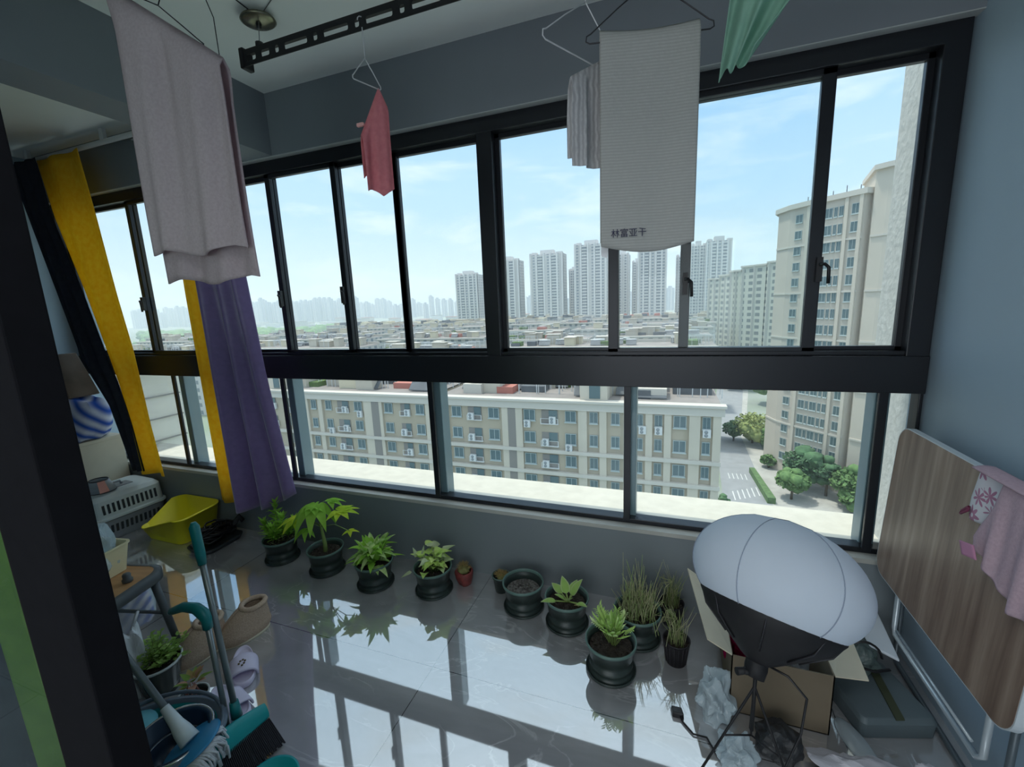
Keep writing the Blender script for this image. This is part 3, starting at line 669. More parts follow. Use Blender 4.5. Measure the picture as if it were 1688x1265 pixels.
# middle pair
c3 = curtain('curtain', m_yel, [(0, -3.08), (.4, -3.10), (1, -3.09)], [(0, -2.88), (.6, -2.90), (1, -2.88)], 2.060, 1.3, .020, seed=3, z1=2.775, z0=.26, nu=30)
tag(c3, 'narrow yellow curtain edge beside the purple curtain, near the mauve towel', 'curtain')
c4 = curtain('curtain', m_pur, [(0, -2.93), (.4, -2.905), (1, -2.86)], [(0, -2.60), (.40, -2.485), (.65, -2.43), (1, -2.31)], 2.025, 2.6, .056, seed=9, z1=2.775, z0=.25, botfn=lambda u: .17*u**2)
tag(c4, 'purple satin curtain bunched in front of the windows', 'curtain')
# curtain rod under the ceiling
rod = empty('curtain_rod', (-3.6, 2.05, 2.79), 0, 'white curtain rod under the ceiling of the left bay', 'curtain rod')
m_rodw = mat('rod_white', (.62, .62, .62), .4)
MB().tube([(-1.0, 0, 0), (1.10, 0, 0)], .016, 14).build('pole', m_rodw, rod)
for x in (-.9, 0.0, .9): MB().box(x-.02, -.012, 0, x+.02, .012, .081).build('bracket', m_rodw, rod)
MB().tube([(.25, .02, -.02), (.34, .0, -.035), (.42, -.05, -.075)], .005, 8).build('pull_wand', m_rodw, rod)
# sliding door panel close on the left: dark stile, glass, green curtain behind the glass
dr = empty('door_1', (-1.7, .35, 0)); dr['kind'] = 'structure'
m_door = mat('door_frame', (.008, .008, .010), .9, spec=.12, noise=.2, scale=30)
m_door2 = mat('door_frame_brown', (.016, .014, .013), .9, spec=.12)
def dp(n, mb, m, bev=.003):
    o = mb.build(n, m, dr, bevel=bev); o.matrix_parent_inverse = Matrix.Translation((1.7, -.35, 0)); return o
dp('stile', MB().box(-.945, .30, 0.0, -.800, .35, 2.55), m_door)
dp('stile_lip', MB().box(-.995, .315, 0.0, -.945, .35, 2.55), m_door2)
dp('stile_bead', MB().box(-.872, .350, 0.0, -.866, .356, 2.55), m_door2, 0)
dp('stile', MB().box(-2.58, .30, 0.0, -2.45, .35, 2.55), m_door)
dp('rail', MB().box(-2.58, .30, 2.50, -.80, .35, 2.62), m_door)
dp('rail', MB().box(-2.58, .30, 0, -.80, .35, .05), m_door)
dp('glass_pane', MB().box(-2.46, .322, .05, -.99, .328, 2.5), glassmat('door_glass', (.80, .88, .86), .05), 0)
c5 = curtain('curtain', m_grn, [(0, -2.30), (1, -2.25)], [(0, -1.20), (1, -1.075)], .44, 7, .030, seed=6, z1=1.62, z0=.04)
c5.data.materials.append(m_dkc)
for p in c5.data.polygons:
    if (p.index % 90) < 62 and (p.index//90) > 4 and ((p.index % 90) < 50+ (p.index//90)*.25): p.material_index = 1
tag(c5, 'green and navy curtain hanging behind the glass of the sliding door', 'curtain')
rd = MB().tube([(-2.58, .44, 1.63), (-1.25, .44, 1.63)], .008, 8).build('curtain_rod', m_rodw); tag(rd, 'thin rod carrying the green curtain behind the sliding door', 'curtain rod')

# ---- black slotted clothes rail on steel cables
RZ = 2.531; RL = -1.545; RR = .75
rail = empty('clothes_rail', (RL, 1.4, RZ), 0, 'black slotted metal clothes rail hanging under the ceiling', 'clothes rail')
m_rail = mat('rail_black', (.018, .018, .020), .45, .4)
def railside(y):
    h = .056; segs = []; x = .012
    # alternate slots: small, small, dot, long, dot, long ...
    pat = [('s', .045), ('s', .040), ('d', .018)]+[('l', .105), ('d', .018)]*11
    m = MB(); L_ = RR-RL; x = .022; holes = []
    for k, w in pat:
        if x+w > L_-.02: break
        holes.append((x, x+w, .022 if k != 'd' else .024)); x += w+.028
    zc = .026
    pos = 0
    t = .0015
    for a, b, hh in holes:
        m.box(pos, y-t, 0, a, y+t, h); m.box(a, y-t, 0, b, y+t, zc-hh/2); m.box(a, y-t, zc+hh/2, b, y+t, h)
        # rounded slot ends
        for (cx, sg) in ((a, 1), (b, -1)):
            for s2 in (1, -1):
                pts = []; q = hh/2*.55
                for i in range(4):
                    an = i*math.pi/6; pts.append((cx+sg*q*(1-math.sin(an)), zc+s2*(hh/2-q*(1-math.cos(an)))))
                P_ = [(cx, zc+s2*hh/2)]+pts
                vs = [(px, y-t, pz) for px, pz in P_]+[(px, y+t, pz) for px, pz in P_]; n = len(P_)
                m.add(vs, [tuple(range(n)), tuple(range(n, 2*n))[::-1]]+[(i, i+1, n+i+1, n+i) for i in range(1, n-1)])
        pos = b
    m.box(pos, y-t, 0, L_, y+t, h); return m
m = railside(-.006); m.build('front_plate', m_rail, rail)
MB().box(0, -.006, .054, RR-RL, .030, .0575).build('top_plate', m_rail, rail)
MB().box(-.012, -.012, -.004, .010, .034, .066).build('end_cap', m_rail, rail, bevel=.004)
MB().tube([(.075, .01, .056), (.075, .01, .075)], .014, 10).build('cable_clamp', m_rail, rail)
MB().tube([(.075, .01, .07), (-.146+.146*0, .235-.235*0, .325)], .0016, 6).build('cable', mat('cable_steel', (.25, .25, .25), .4, .7), rail)
disc = empty('pulley_disc', (-1.691, 1.632, ZC), 0, 'round metal ceiling pulley of the clothes rail', 'pulley')
MB().lathe([(0, 0), (.03, 0), (.03, -.012), (.062, -.018), (.066, -.026), (.058, -.032), (.02, -.038), (0, -.038)], n=30, sx=1.15).build('cover', mat('pulley_metal', (.30, .28, .20), .25, .85, noise=.4, scale=25), disc)
MB().lathe([(0, -.038), (.012, -.038), (.010, -.052), (0, -.054)], n=12).build('eyelet', m_rail, disc)
cb = MB().tube([(-1.70, 1.63, 2.868), (-1.62, .9, 2.864), (-1.55, .35, 2.866)], .0022, 6).build('cable', m_rail); tag(cb, 'thin dark cable running along the ceiling from the pulley towards the room', 'cable')
cb = MB().tube([(-1.66, 1.63, 2.868), (-.9, 1.30, 2.866), (-.3, 1.0, 2.867)], .0018, 6).build('cable', mat('cable_grey', (.15, .15, .15), .5)); tag(cb, 'thin cable running along the ceiling from the pulley to the right', 'cable')
# second rail, nearer, out of the top of the frame
rail2 = MB().tube([(-2.2, 1.1, 2.78), (.8, 1.1, 2.78)], .014, 10).build('drying_pole', m_rodw); tag(rail2, 'drying pole just above the top of the view, carrying the mauve towel hanger', 'clothes rail')

# ---- hangers
m_hw = mat('hanger_wire_white', (.60, .60, .62), .35, .2); m_hd = mat('hanger_wire_dark', (.03, .03, .035), .35, .4)
def hanger(loc, rz, label, m, width=.38, drop=.12, hook=.06, r=.0019, group='wire hangers on the rails'):
    h = empty('wire_hanger', loc, rz, label, 'hanger', group)   # origin: neck
    hk = [(.012*math.sin(a)*1.5, 0, hook+.012-.018*math.cos(a)) for a in [x*math.pi/6 for x in range(0, 10)]]
    MB().tube([(0, 0, 0), (0, 0, hook*.5), (0.0, 0, hook-.006)]+[(.016*math.sin(a), 0, hook+.010-.016*math.cos(a)) for a in [x*math.pi/6 for x in range(1, 10)]], r, 6).build('hook', m, h)
    w = width/2
    pts = [(0, 0, 0), (-w*.5, 0, -drop*.42), (-w*.93, 0, -drop*.82), (-w, 0, -drop*.86), (-w*1.01, 0, -drop*.96), (-w*.95, 0, -drop), (0, 0, -drop*1.0), (w*.95, 0, -drop), (w*1.01, 0, -drop*.96), (w, 0, -drop*.86), (w*.93, 0, -drop*.82), (w*.5, 0, -drop*.42), (0, 0, 0)]
    MB().tube(pts, r, 6).build('frame', m, h)
    return h
# cloth draped over a bar: two panels, front and back
def drape(name, m, c, ux, width, lf, lb, gap=.012, wave=.012, folds=3, seed=0, parent=None, top=None, bottom=None, taper=0, thick=.003, nu=48, nv=70, sag=0, twist=0):
    """c: centre of top edge, ux: unit direction of bar; front length lf, back lb"""
    ux = V(ux).normalized(); n = V((ux.y, -ux.x, 0)).normalized()    # towards the camera side
    rr = random.Random(seed); p = [rr.uniform(0, 6.28) for _ in range(5)]; tot = lf+lb
    def fn(u, v):
        s = v*tot; a = (u-.5)
        d = (s-lb)   # negative: back panel, positive: front
        w = width*(1-taper*min(1, abs(d)/.15)) if taper else width
        h = abs(d)
        off = gap*min(1, h/.03)*(1 if d > 0 else -1)
        wv = wave*min(1, h/.12)*(math.sin(u*folds*6.28+p[0]+(1 if d > 0 else 2.2))+.4*math.sin(u*folds*13+p[1]+h*4))
        q = V(c)+ux*(a*w)+n*(off+wv)
        q.z -= h + (top(u) if top else 0) + sag*math.sin(u*math.pi) - (.0 if not bottom else bottom(u, d > 0)*max(0, h/(lf if d > 0 else lb))**3)
        q += n*twist*h*a
        return q
    return MB().grid(fn, nu, nv).build(name, m, parent, solid=thick)
m_mauve = clothmat('towel_mauve', (.68, .55, .58), (.60, .47, .50), .28, 120)
m_towelw = clothmat('towel_white', (.50, .50, .48), (.45, .45, .43), .20, 90, stripes=('Z', 38, (.41, .41, .39), .6))
m_gauze = clothmat('towel_gauze', (.78, .77, .77), (.66, .65, .66), .45, 80, stripes=('X', 26, (.52, .51, .52), 4))
m_pink = clothmat('cloth_pink', (.86, .35, .38), (.78, .28, .32), .40, 60)
m_mint = clothmat('chiffon_green', (.50, .72, .62), (.42, .64, .54), .65, 20)
# mauve towel
hm = hanger((-1.54, 1.1, 2.575), R(6), 'wire hanger inside the mauve towel at the upper left', m_hd, .40, .03, .19); hm.rotation_euler.y = .59
t = drape('towel', m_mauve, (-1.520, 1.1, 2.66), (1, .10, 0), .400, .885, .935, gap=.022, wave=.013, folds=2.1, seed=5, top=lambda u: .27*u, bottom=lambda u, f: .27*u+.012*math.sin(u*9)+(.045 if f else 0), thick=.006)
tag(t, 'mauve terry towel hanging folded at the upper left', 'towel')
cb = MB().tube([(-1.49, 1.14, 2.83), (-1.42, 1.16, 2.66), (-1.40, 1.15, 2.60), (-1.36, 1.14, 2.52), (-1.335, 1.12, 2.40)], .0016, 6).build('string', m_hd); tag(cb, 'thin dark string beside the right edge of the mauve towel', 'string')
# pink cloth on a hanger seen edge-on
h = hanger((-.995, 1.392, 2.445), R(72), 'white wire hanger with the pink cloth, hooked in the black rail', m_hw, .11, .08, .10)
t = drape('cloth', m_pink, (-1.000, 1.42, 2.375), (.62, .78, 0), .100, .37, .30, gap=.016, wave=.008, folds=1.3, seed=8, top=lambda u: .22*abs(u-.75), bottom=lambda u, f: .22*abs(u-.75)+.035*abs(2*u-1.1), thick=.003)
tag(t, 'small pink cloth hanging from a wire hanger at the black rail', 'cloth')
pg = MB(); pg.box(-1.046, 1.378, 2.235, -1.018, 1.388, 2.247); tag(pg.build('clothes_peg', mat('peg_pink', (.80, .40, .38), .5), bevel=.002), 'tiny pink peg at the left edge of the pink cloth', 'clothes peg')
# white gauze towel on a white hanger, seen obliquely
hanger((-.243, 1.40, 2.435), R(62), 'white wire hanger with the gauze towel left of the big white towel', m_hw, .36, .15, .09)
t = drape('towel', m_gauze, (-.222, 1.43, 2.345), (.45, .60, 0), .19, .335, .31, gap=.010, wave=.008, folds=3.2, seed=12, top=lambda u: .11*(1-u), bottom=lambda u, f: .11*(1-u)-.015, thick=.003)
tag(t, 'small crinkled pale grey towel left of the big white towel', 'towel')
# big white towel with dark characters
hanger((-.07, 1.41, 2.450), R(12), 'dark wire hanger carrying the big white towel', m_hd, .34, .135, .09)
tw = drape('towel', m_towelw, (-.070, 1.41, 2.348), (1, .22, 0), .268, .60, .575, gap=.012, wave=.0035, folds=1.1, seed=15, sag=.010, bottom=lambda u, f: -.012*math.sin(u*3.14)+.012 if f else .0, thick=.004)
tag(tw, 'big off-white towel with small dark characters near its lower hem', 'towel')
fc = bpy.data.curves.new('lettering', 'FONT'); fc.body = '\u5343\u4e9a\u5bcc\u6797'; fc.size = .026; fc.align_x = 'CENTER'; fc.extrude = .0006
f0 = bpy.data.objects.new('lettering_curve', fc); C.objects.link(f0); bpy.context.view_layer.update()
me_ = bpy.data.meshes.new_from_object(f0.evaluated_get(bpy.context.evaluated_depsgraph_get())); bpy.data.objects.remove(f0); me_.materials.clear()
fo = bpy.data.objects.new('lettering', me_); C.objects.link(fo); fo.parent = tw; fo.location = (-.118, 1.380, 1.785); fo.rotation_euler = (R(90), 0, R(180+12.4))
fo.data.materials.append(mat('ink_navy', (.03, .03, .07), .7))
ct = MB().hexa([(-.200, 1.388, 1.735), (-.182, 1.390, 1.727), (-.182, 1.3915, 1.727), (-.200, 1.3895, 1.735), (-.200, 1.388, 1.782), (-.176, 1.392, 1.78), (-.176, 1.3935, 1.78), (-.200, 1.3895, 1.782)]).build('care_tag', mat('tag_white', (.7, .7, .72), .7), tw)
# green chiffon garment
t = MB()
def gf(u, v):
    s = v; xl = lerp(.135, .105, s); xr = lerp(.36, .175, s**1.2)
    return (lerp(xl, xr, u), 1.30+.022*math.sin(u*9+2*v)+.01*math.sin(u*23), lerp(2.43, lerp(2.128, 2.165, u)+.010*math.sin(u*14), v))
t.grid(gf, 40, 36)
g = t.build('garment', m_mint, solid=.002); tag(g, 'sheer green garment hanging at the top of the view, right of the white towel', 'garment')
h = hanger((.22, 1.30, 2.475), R(5), 'wire hanger holding the sheer green garment above the frame', m_hw, .22, .06, .075)
# ================================================================ PLANTS
m_potg = mat('pot_green_black', (.034, .050, .046), .36, noise=.3, scale=12); m_potrim = mat('pot_rim_green', (.10, .17, .15), .4)
m_soil = mat('soil', (.060, .045, .035), .95, noise=.6, scale=60, bump=1.0, col2=(.02, .015, .012)); m_soild = mat('dry_soil', (.24, .23, .21), .95, noise=.6, scale=70, bump=1.0, col2=(.07, .06, .055))
def leafmat(name, c, c2, sc=9, tr=.35):
    return clothmat(name, c, c2, tr, sc)
lm_a = leafmat('leaf_fresh', (.46, .76, .12), (.26, .52, .07)); lm_b = leafmat('leaf_yellowgreen', (.72, .82, .08), (.42, .66, .06)); lm_c = leafmat('leaf_variegated', (.84, .92, .46), (.24, .50, .10), 22)
lm_d = leafmat('leaf_pothos', (.82, .92, .34), (.44, .70, .14), 14); lm_e = leafmat('leaf_pale_edge', (.56, .74, .26), (.30, .52, .12), 6); lm_f = leafmat('dry_grass', (.72, .70, .46), (.38, .42, .20), 12); lm_g = leafmat('leaf_dark', (.10, .20, .05), (.05, .11, .03)); lm_r = leafmat('leaf_reddish', (.60, .30, .20), (.30, .34, .08), 8)
m_stem = mat('stem_green', (.25, .34, .10), .6); m_stemb = mat('stem_brown', (.16, .12, .06), .8)
def leaf(mb, p, d, L, W, curl=.4, m=0, n=7, fold=.25, shape=.45, upv=(0, 0, 1)):
    """pointed blade from p along d, bending down by curl"""
    p, d = V(p), V(d).normalized(); side = d.cross(V(upv)); side = side.normalized() if side.length > 1e-3 else V((1, 0, 0)); upn = side.cross(d).normalized()
    vs = []; 
    for i in range(n+1):
        t = i/n; w = W*.5*(math.sin(math.pi*min(1, t**shape)))**.9 if t < 1 else 0
        c = p+d*(L*t*(1-.15*curl*t))-V((0, 0, 1))*(curl*L*.5*t*t)
        vs += [c-side*w+upn*(w*fold), c, c+side*w+upn*(w*fold)]
    fs = []
    for i in range(n): a = i*3; fs += [(a, a+1, a+4, a+3), (a+1, a+2, a+5, a+4)]
    mb.add(vs, fs, m, True)
POTG = 'dark green nursery pots in a row by the window wall'
def pot_proto(Rr=.11, H=.15, wall=.006):
    r = empty('potted_plant'); s = Rr/.11; h = H/.15
    m = MB().lathe([(.0, .004), (.090*s, .004), (.098*s, 0), (.098*s, .012*h), (.093*s, .016*h), (.090*s, .032*h), (.094*s, .036*h), (.093*s, .052*h), (.086*s, .056*h), (.086*s, .074*h), (.094*s, .078*h), (.101*s, .128*h), (.1035*s, .136*h), ((.1035-.005)*s, .136*h), (.096*s, .11*h), (.090*s, .085*h)], n=48)
    m.build('pot', m_potg, r)
    MB().lathe([(.1035*s, .135*h), (.1095*s, .137*h), (.111*s, .144*h), (.1095*s, .151*h), (.105*s, .151*h), (.1025*s, .144*h), (.101*s, .128*h)], n=48).build('pot_rim', m_potrim, r)
    MB().lathe([(.104*s, 0), (.108*s, .004), (.109*s, .014), (.106*s, .016), (.105*s, .008), (.09*s, .006)], n=40).build('saucer', m_potg, r)
    return r
def soil(r, Rr, z, m=None, seed=0):
    rr = random.Random(seed); mb = MB(); n = 30; prof = [(0, z+.006), (.03, z+.004), (.06, z+.003), (Rr*.9, z)]
    mb.lathe(prof, n=n)
    for i in range(60):
        a = rr.uniform(0, 6.28); q = rr.uniform(0, Rr*.82); s = rr.uniform(.003, .007); blob(mb, (q*math.cos(a), q*math.sin(a), z+.004), s, 5, rnd=rr)
    mb.build('soil', m or m_soil, r)
PLS = {}
def newpot(x, y, label, nm='potted_plant', group=POTG, cat='potted plant', soilm=None, zs=.118, seed=0, rz=0):
    r = pot_proto(); r.name = nm; r.location = (x, y, 0); r.rotation_euler.z = rz; soil(r, .100, zs, soilm, seed); return tag(r, label, cat, group)
def rd(seed): return random.Random(seed)
# 1 upright narrow-leaf seedling clump
p = newpot(-2.39, 1.93, 'pot with upright bright green narrow-leaved stems, first pot beside the purple curtain'); rr = rd(1); st = MB(); fo_ = MB()
for (x, y, h, lx, ly) in [(-.02, .01, .29, -.03, .03), (.015, .0, .21, .03, 0), (.03, .02, .17, .07, .02), (-.045, -.02, .15, -.06, 0), (0, -.03, .16, .03, -.04)]:
    b = V((x, y, .12)); tp = V((x+lx, y+ly, .12+h*.85)); st.tube([b, (b+tp)/2+V((.004, 0, 0)), tp], [.004, .003, .0015], 6)
    for i in range(11):
        t = .25+.75*i/10; c = b.lerp(tp, t)
        for k in range(4):
            a = k*1.57+i*.8+rr.uniform(-.3, .3); leaf(fo_, c, (math.cos(a), math.sin(a), .55 if t < .85 else 1.3), rr.uniform(.055, .09)*(1.15-.4*t), .019, rr.uniform(.1, .5))
st.build('stem', m_stem, p); fo_.build('foliage', lm_a, p)
dr_ = MB()
for i in range(30): a = rr.uniform(0, 6.28); q = rr.uniform(0, .07); dr_.tube([(q*math.cos(a), q*math.sin(a), .125), (q*math.cos(a)+rr.uniform(-.03, .03), q*math.sin(a)+rr.uniform(-.03, .03), .13+rr.uniform(0, .03))], .001, 4)
dr_.build('straw', lm_f, p)
# 2 money tree with palmate leaves
p = newpot(-2.0, 1.915, 'money tree with palmate leaves in a pot, second from the purple curtain'); st = MB(); fo_ = MB(); rr = rd(2)
st.tube([(0, 0, .11), (.0, .003, .17), (-.02, .01, .27), (-.035, .015, .36)], [.015, .012, .008, .005], 10)
def palm(c, d, L, n, m, droop=.5, pet=None):
    c = V(c); d = V(d).normalized(); s = d.cross(V((0, 0, 1))).normalized()
    for k in range(n):
        a = (k/(n-1)-.5)*3.7 if n > 1 else 0
        dd = d*math.cos(a)+s*math.sin(a); leaf(fo_, c, (dd.x, dd.y, .12), L*(1-.18*abs(a)/1.8), L*.40, droop, m, 8)
for (tp, d, L, n, m, dr) in [((.13, .02, .40), (1, .2, 0), .14, 7, 1, .45), ((-.02, -.02, .43), (-.1, -1, 0), .21, 7, 0, 1.5), ((-.13, -.05, .35), (-1, -.4, 0), .16, 6, 1, .9), ((-.10, .03, .39), (-.6, .8, 0), .12, 6, 0, .7), ((.04, .05, .44), (.4, 1, 0), .11, 6, 0, .8), ((.21, .0, .29), (1, -.2, 0), .07, 4, 1, .6), ((-.05, -.08, .30), (-.3, -1, 0), .10, 5, 0, 1.2)]:
    st.tube([(-.02, .01, .28), ((tp[0]-.02)*.5, (tp[1]+.01)*.5, (tp[2]+.30)*.5+.02), tp], .0025, 6); palm(tp, d, L, n, m, dr)
st.build('stem', m_stem, p); fo_.build('foliage', [lm_a, lm_b], p)
# 3 bushy variegated lance leaves
p = newpot(-1.61, 1.885, 'pot with dense variegated lance leaves spilling over the rim, third pot from the purple curtain'); fo_ = MB(); rr = rd(3)
for i in range(120):
    a = rr.uniform(0, 6.28); e = rr.uniform(.0, 1.3); z = .135+rr.uniform(0, .11); q = rr.uniform(0, .06)
    leaf(fo_, (q*math.cos(a), q*math.sin(a), z), (math.cos(a)*math.cos(e), math.sin(a)*math.cos(e), math.sin(e)), rr.uniform(.085, .15), rr.uniform(.032, .044), rr.uniform(.3, .9), i % 2)
fo_.build('foliage', [lm_c, lm_a], p)
# 4 pothos
p = newpot(-1.24, 1.93, 'pot with pale green heart-shaped pothos leaves, fourth pot, left of the red cactus'); fo_ = MB(); st = MB(); rr = rd(4)
for i in range(46):
    a = rr.uniform(0, 6.28); q = rr.uniform(.02, .09); z = .15+rr.uniform(0, .085); c = V((q*math.cos(a), q*math.sin(a), z)); st.tube([(q*.4*math.cos(a), q*.4*math.sin(a), .12), c*.9+V((0, 0, .012)), c], .0018, 5)
    b = a+rr.uniform(-1, 1); leaf(fo_, c, (math.cos(b), math.sin(b), rr.uniform(-.1, .9)), rr.uniform(.06, .09), rr.uniform(.042, .06), rr.uniform(.2, .8), i % 3 == 0, 7, .3, .33)
for (x, y, z, dx, dy, dz) in [(-.09, -.02, .20, -.3, 0, 1), (-.10, -.06, .13, -.6, -.5, -.2), (-.05, -.01, .22, .2, 0, 1)]: leaf(fo_, (x, y, z), (dx, dy, dz), .065, .035, .1, 1)
st.build('stem', m_stem, p); fo_.build('foliage', [lm_d, leafmat('leaf_cream', (.72, .75, .52), (.45, .58, .25), 18)], p)
# 5 empty pot
p = newpot(-.70, 1.945, 'dark green pot holding only dry grey soil and no plant', soilm=m_soild, zs=.100, nm='flower_pot', cat='pot', seed=5)
# 6 rosette of broad pale leaves
p = newpot(-.452, 1.895, 'pot with a few broad pale-edged rounded leaves, right of the soil-only pot'); fo_ = MB(); st = MB(); rr = rd(6)
for (a, e, L, W, q) in [(2.6, .45, .085, .052, .04), (2.2, .95, .10, .05, .03), (.6, 1.0, .115, .055, .03), (1.2, .8, .09, .05, .03), (-2.6, .25, .085, .04, .055), (-.5, .35, .07, .035, .05), (-1.0, .9, .06, .03, .02), (3.6, .7, .07, .035, .02)]:
    d = V((math.cos(a)*math.cos(e), math.sin(a)*math.cos(e), math.sin(e))); b = V((.01, -.01, .125)); c = b+d*q*1.2; st.tube([b, c], .004, 6)
    leaf(fo_, c, d, L, W, .25, 0, 9, .22, .6)
    leaf(fo_, c+V((0, 0, .0015)), d, L*.93, W*.78, .25, 1, 9, .22, .6)
st.build('stem', m_stem, p); fo_.build('foliage', [leafmat('leaf_cream_edge', (.66, .72, .42), (.5, .62, .3), 8), lm_e], p)
MBx = MB(); leaf(MBx, (.04, -.02, .12), (.8, -.2, .5), .07, .02, 1.2); MBx.build('withered_leaf', mat('withered', (.32, .25, .10), .8), p)
# 7 dry grass
p = newpot(-.11, 1.90, 'pot full of dry wispy grass, behind the feathery plant'); fo_ = MB(); rr = rd(7)
for i in range(300):
    a = rr.uniform(0, 6.28); q = rr.uniform(0, .085); b = V((q*math.cos(a), q*math.sin(a), .115)); h = rr.uniform(.05, .17) if i > 16 else rr.uniform(.2, .30); o2 = V((rr.uniform(-.04, .04), rr.uniform(-.04, .04), 0))
    fo_.tube([b, b+V((0, 0, h*.55))+o2*.4, b+V((0, 0, h))+o2*1.3], [.0020, .0017, .0009], 3, m=i % 3 != 0, cap=False)
for i in range(10):
    a = rr.uniform(-1, 1); fo_.tube([(.07*math.cos(a), .07*math.sin(a), .14), (.12*math.cos(a), .12*math.sin(a), .19), (.15*math.cos(a), .15*math.sin(a), .12)], .0012, 3, cap=False)
fo_.build('grass', [leafmat('grass_green', (.56, .66, .32), (.32, .44, .16)), lm_f], p)
# 8 feathery plant, nearest pot
p = newpot(-.207, 1.675, 'pot with a small feathery light green plant, nearest pot of the row'); fo_ = MB(); st = MB(); rr = rd(8)
for i in range(44):
    a = rr.uniform(0, 6.28); q = rr.uniform(.01, .10); tp = V((.012+q*math.cos(a), .02+q*math.sin(a), .12+rr.uniform(.07, .135))); b = V((.01+.15*q*math.cos(a), .01+.15*q*math.sin(a), .115))
    md = (b+tp)/2+V((0, 0, .02)); st.tube([b, md, tp], .0014, 4, cap=False)
    d = (tp-md).normalized(); s = d.cross(V((0, 0, 1)))
    for k in range(12):
        c = md.lerp(tp, k/11); sd_ = 1 if k % 2 else -1; leaf(fo_, c, d*.5+s*sd_+V((0, 0, .25)), rr.uniform(.024, .040), .0085, .3, i % 3 == 0, 3)
st.build('stem', m_stem, p); fo_.build('foliage', [leafmat('leaf_lime', (.64, .82, .28), (.40, .62, .16)), leafmat('leaf_limelight', (.85, .95, .52), (.6, .8, .3))], p)
# small black pots with stringy grass near the cardboard box
def smallpot(x, y, label, rr, h=.11, r_=.056, nm='potted_plant'):
    p = empty(nm, (x, y, 0), 0, label, 'potted plant', 'small black nursery pots near the cardboard box'); m = MB()
    m.lathe([(0, .002), (r_*.72, .002), (r_*.74, 0), (r_, h), (r_*1.05, h), (r_*1.05, h+.004), (r_*.97, h+.004), (r_*.94, h-.02)], n=36)
    for k in range(18): a = k*.349; m.box(0, 0, 0, 0, 0, 0) if False else m.tube([(r_*.76*math.cos(a), r_*.76*math.sin(a), .004), (r_*.99*math.cos(a), r_*.99*math.sin(a), h-.006)], .0022, 4)
    m.build('pot', mat('pot_black', (.018, .016, .020), .5), p); MB().lathe([(0, h-.018), (r_*.94, h-.022)], n=24).build('soil', m_soil, p); return p
for (x, y, lb, sd_, hh) in [(.063, 1.80, 'small black pot with stringy wilted stems, in front of the cardboard flap', 9, .19), (.045, 2.045, 'small black pot with stringy grass against the window wall, behind the other one', 10, .21)]:
    rr = rd(sd_); p = smallpot(x, y, lb, rr); fo_ = MB()
    for i in range(60):
        a = rr.uniform(0, 6.28); q = rr.uniform(0, .035); b = V((q*math.cos(a), q*math.sin(a), .09)); h = rr.uniform(.07, hh); o2 = V((rr.uniform(-.05, .05), rr.uniform(-.04, .04), 0))
        fo_.tube([b, b+V((0, 0, h*.6))+o2*.3, b+V((0, 0, h))+o2], [.0014, .0012, .0006], 3, m=i % 2, cap=False)
    for i in range(8):
        a = rr.uniform(2, 4.4); fo_.tube([(0, 0, .10+hh*.6), (.06*math.cos(a), .06*math.sin(a), .12+hh*.5), (.09*math.cos(a), .09*math.sin(a), .10+hh*.15)], .0012, 3, cap=False)
    fo_.build('stems', [lm_f, leafmat('stems_green', (.44, .54, .24), (.26, .36, .12))], p)
# two tiny cactus pots at the wall
p = empty('cactus_pot', (-1.093, 2.035, 0), 0, 'tiny cactus in a reddish wrapped pot beside the pothos', 'potted cactus', 'tiny cactus pots against the wall'); rr = rd(12)
m = MB().lathe([(0, .002), (.036, 0), (.046, .035), (.052, .075), (.046, .082), (.036, .078)], n=18, sx=1.05)
m.v = [(x*(1+.10*math.sin(z*160+x*90)), y*(1+.12*math.sin(x*120)), z) for x, y, z in m.v]; m.build('wrapping', mat('red_wrap', (.28, .06, .055), .55, noise=.5, scale=30), p)
fo_ = MB(); blob(fo_, (-.005, 0, .085), .036, 14, rnd=rr, sq=.7)
for i in range(150):
    a = rr.uniform(0, 6.28); e = rr.uniform(.1, 1.57); d = V((math.cos(a)*math.cos(e), math.sin(a)*math.cos(e), math.sin(e))); fo_.tube([V((-.005, 0, .085))+d*.03, V((-.005, 0, .085))+d*.052], [.0012, .0004], 3, m=1, cap=False)
fo_.build('cactus', [mat('cactus_olive', (.22, .22, .08), .8), mat('spine_straw', (.42, .30, .12), .7)], p)
p = empty('cactus_pot', (-.862, 2.035, 0), 0, 'tiny spiny cactus in a dark green pot left of the soil-only pot', 'potted cactus', 'tiny cactus pots against the wall')
MB().lathe([(0, .002), (.036, 0), (.047, .085), (.052, .086), (.052, .094), (.047, .094), (.044, .075)], n=30).build('pot', m_potg, p)
MB().lathe([(.047, .093), (.053, .093), (.053, .097), (.047, .097), (.047, .093)], n=30).build('pot_rim', m_potrim, p)
fo_ = MB(); rr = rd(13)
for (cx, cy, r_) in [(0, 0, .024), (.02, .012, .018), (-.018, .012, .018), (.004, -.02, .017)]:
    blob(fo_, (cx, cy, .085), r_, 12, rnd=rr)
    for i in range(60):
        a = rr.uniform(0, 6.28); e = rr.uniform(.1, 1.57); d = V((math.cos(a)*math.cos(e), math.sin(a)*math.cos(e), math.sin(e))); fo_.tube([V((cx, cy, .085))+d*r_*.9, V((cx, cy, .085))+d*(r_+.016)], [.001, .0004], 3, m=1, cap=False)
fo_.build('cactus', [MC['cactus_olive'], MC['spine_straw']], p)
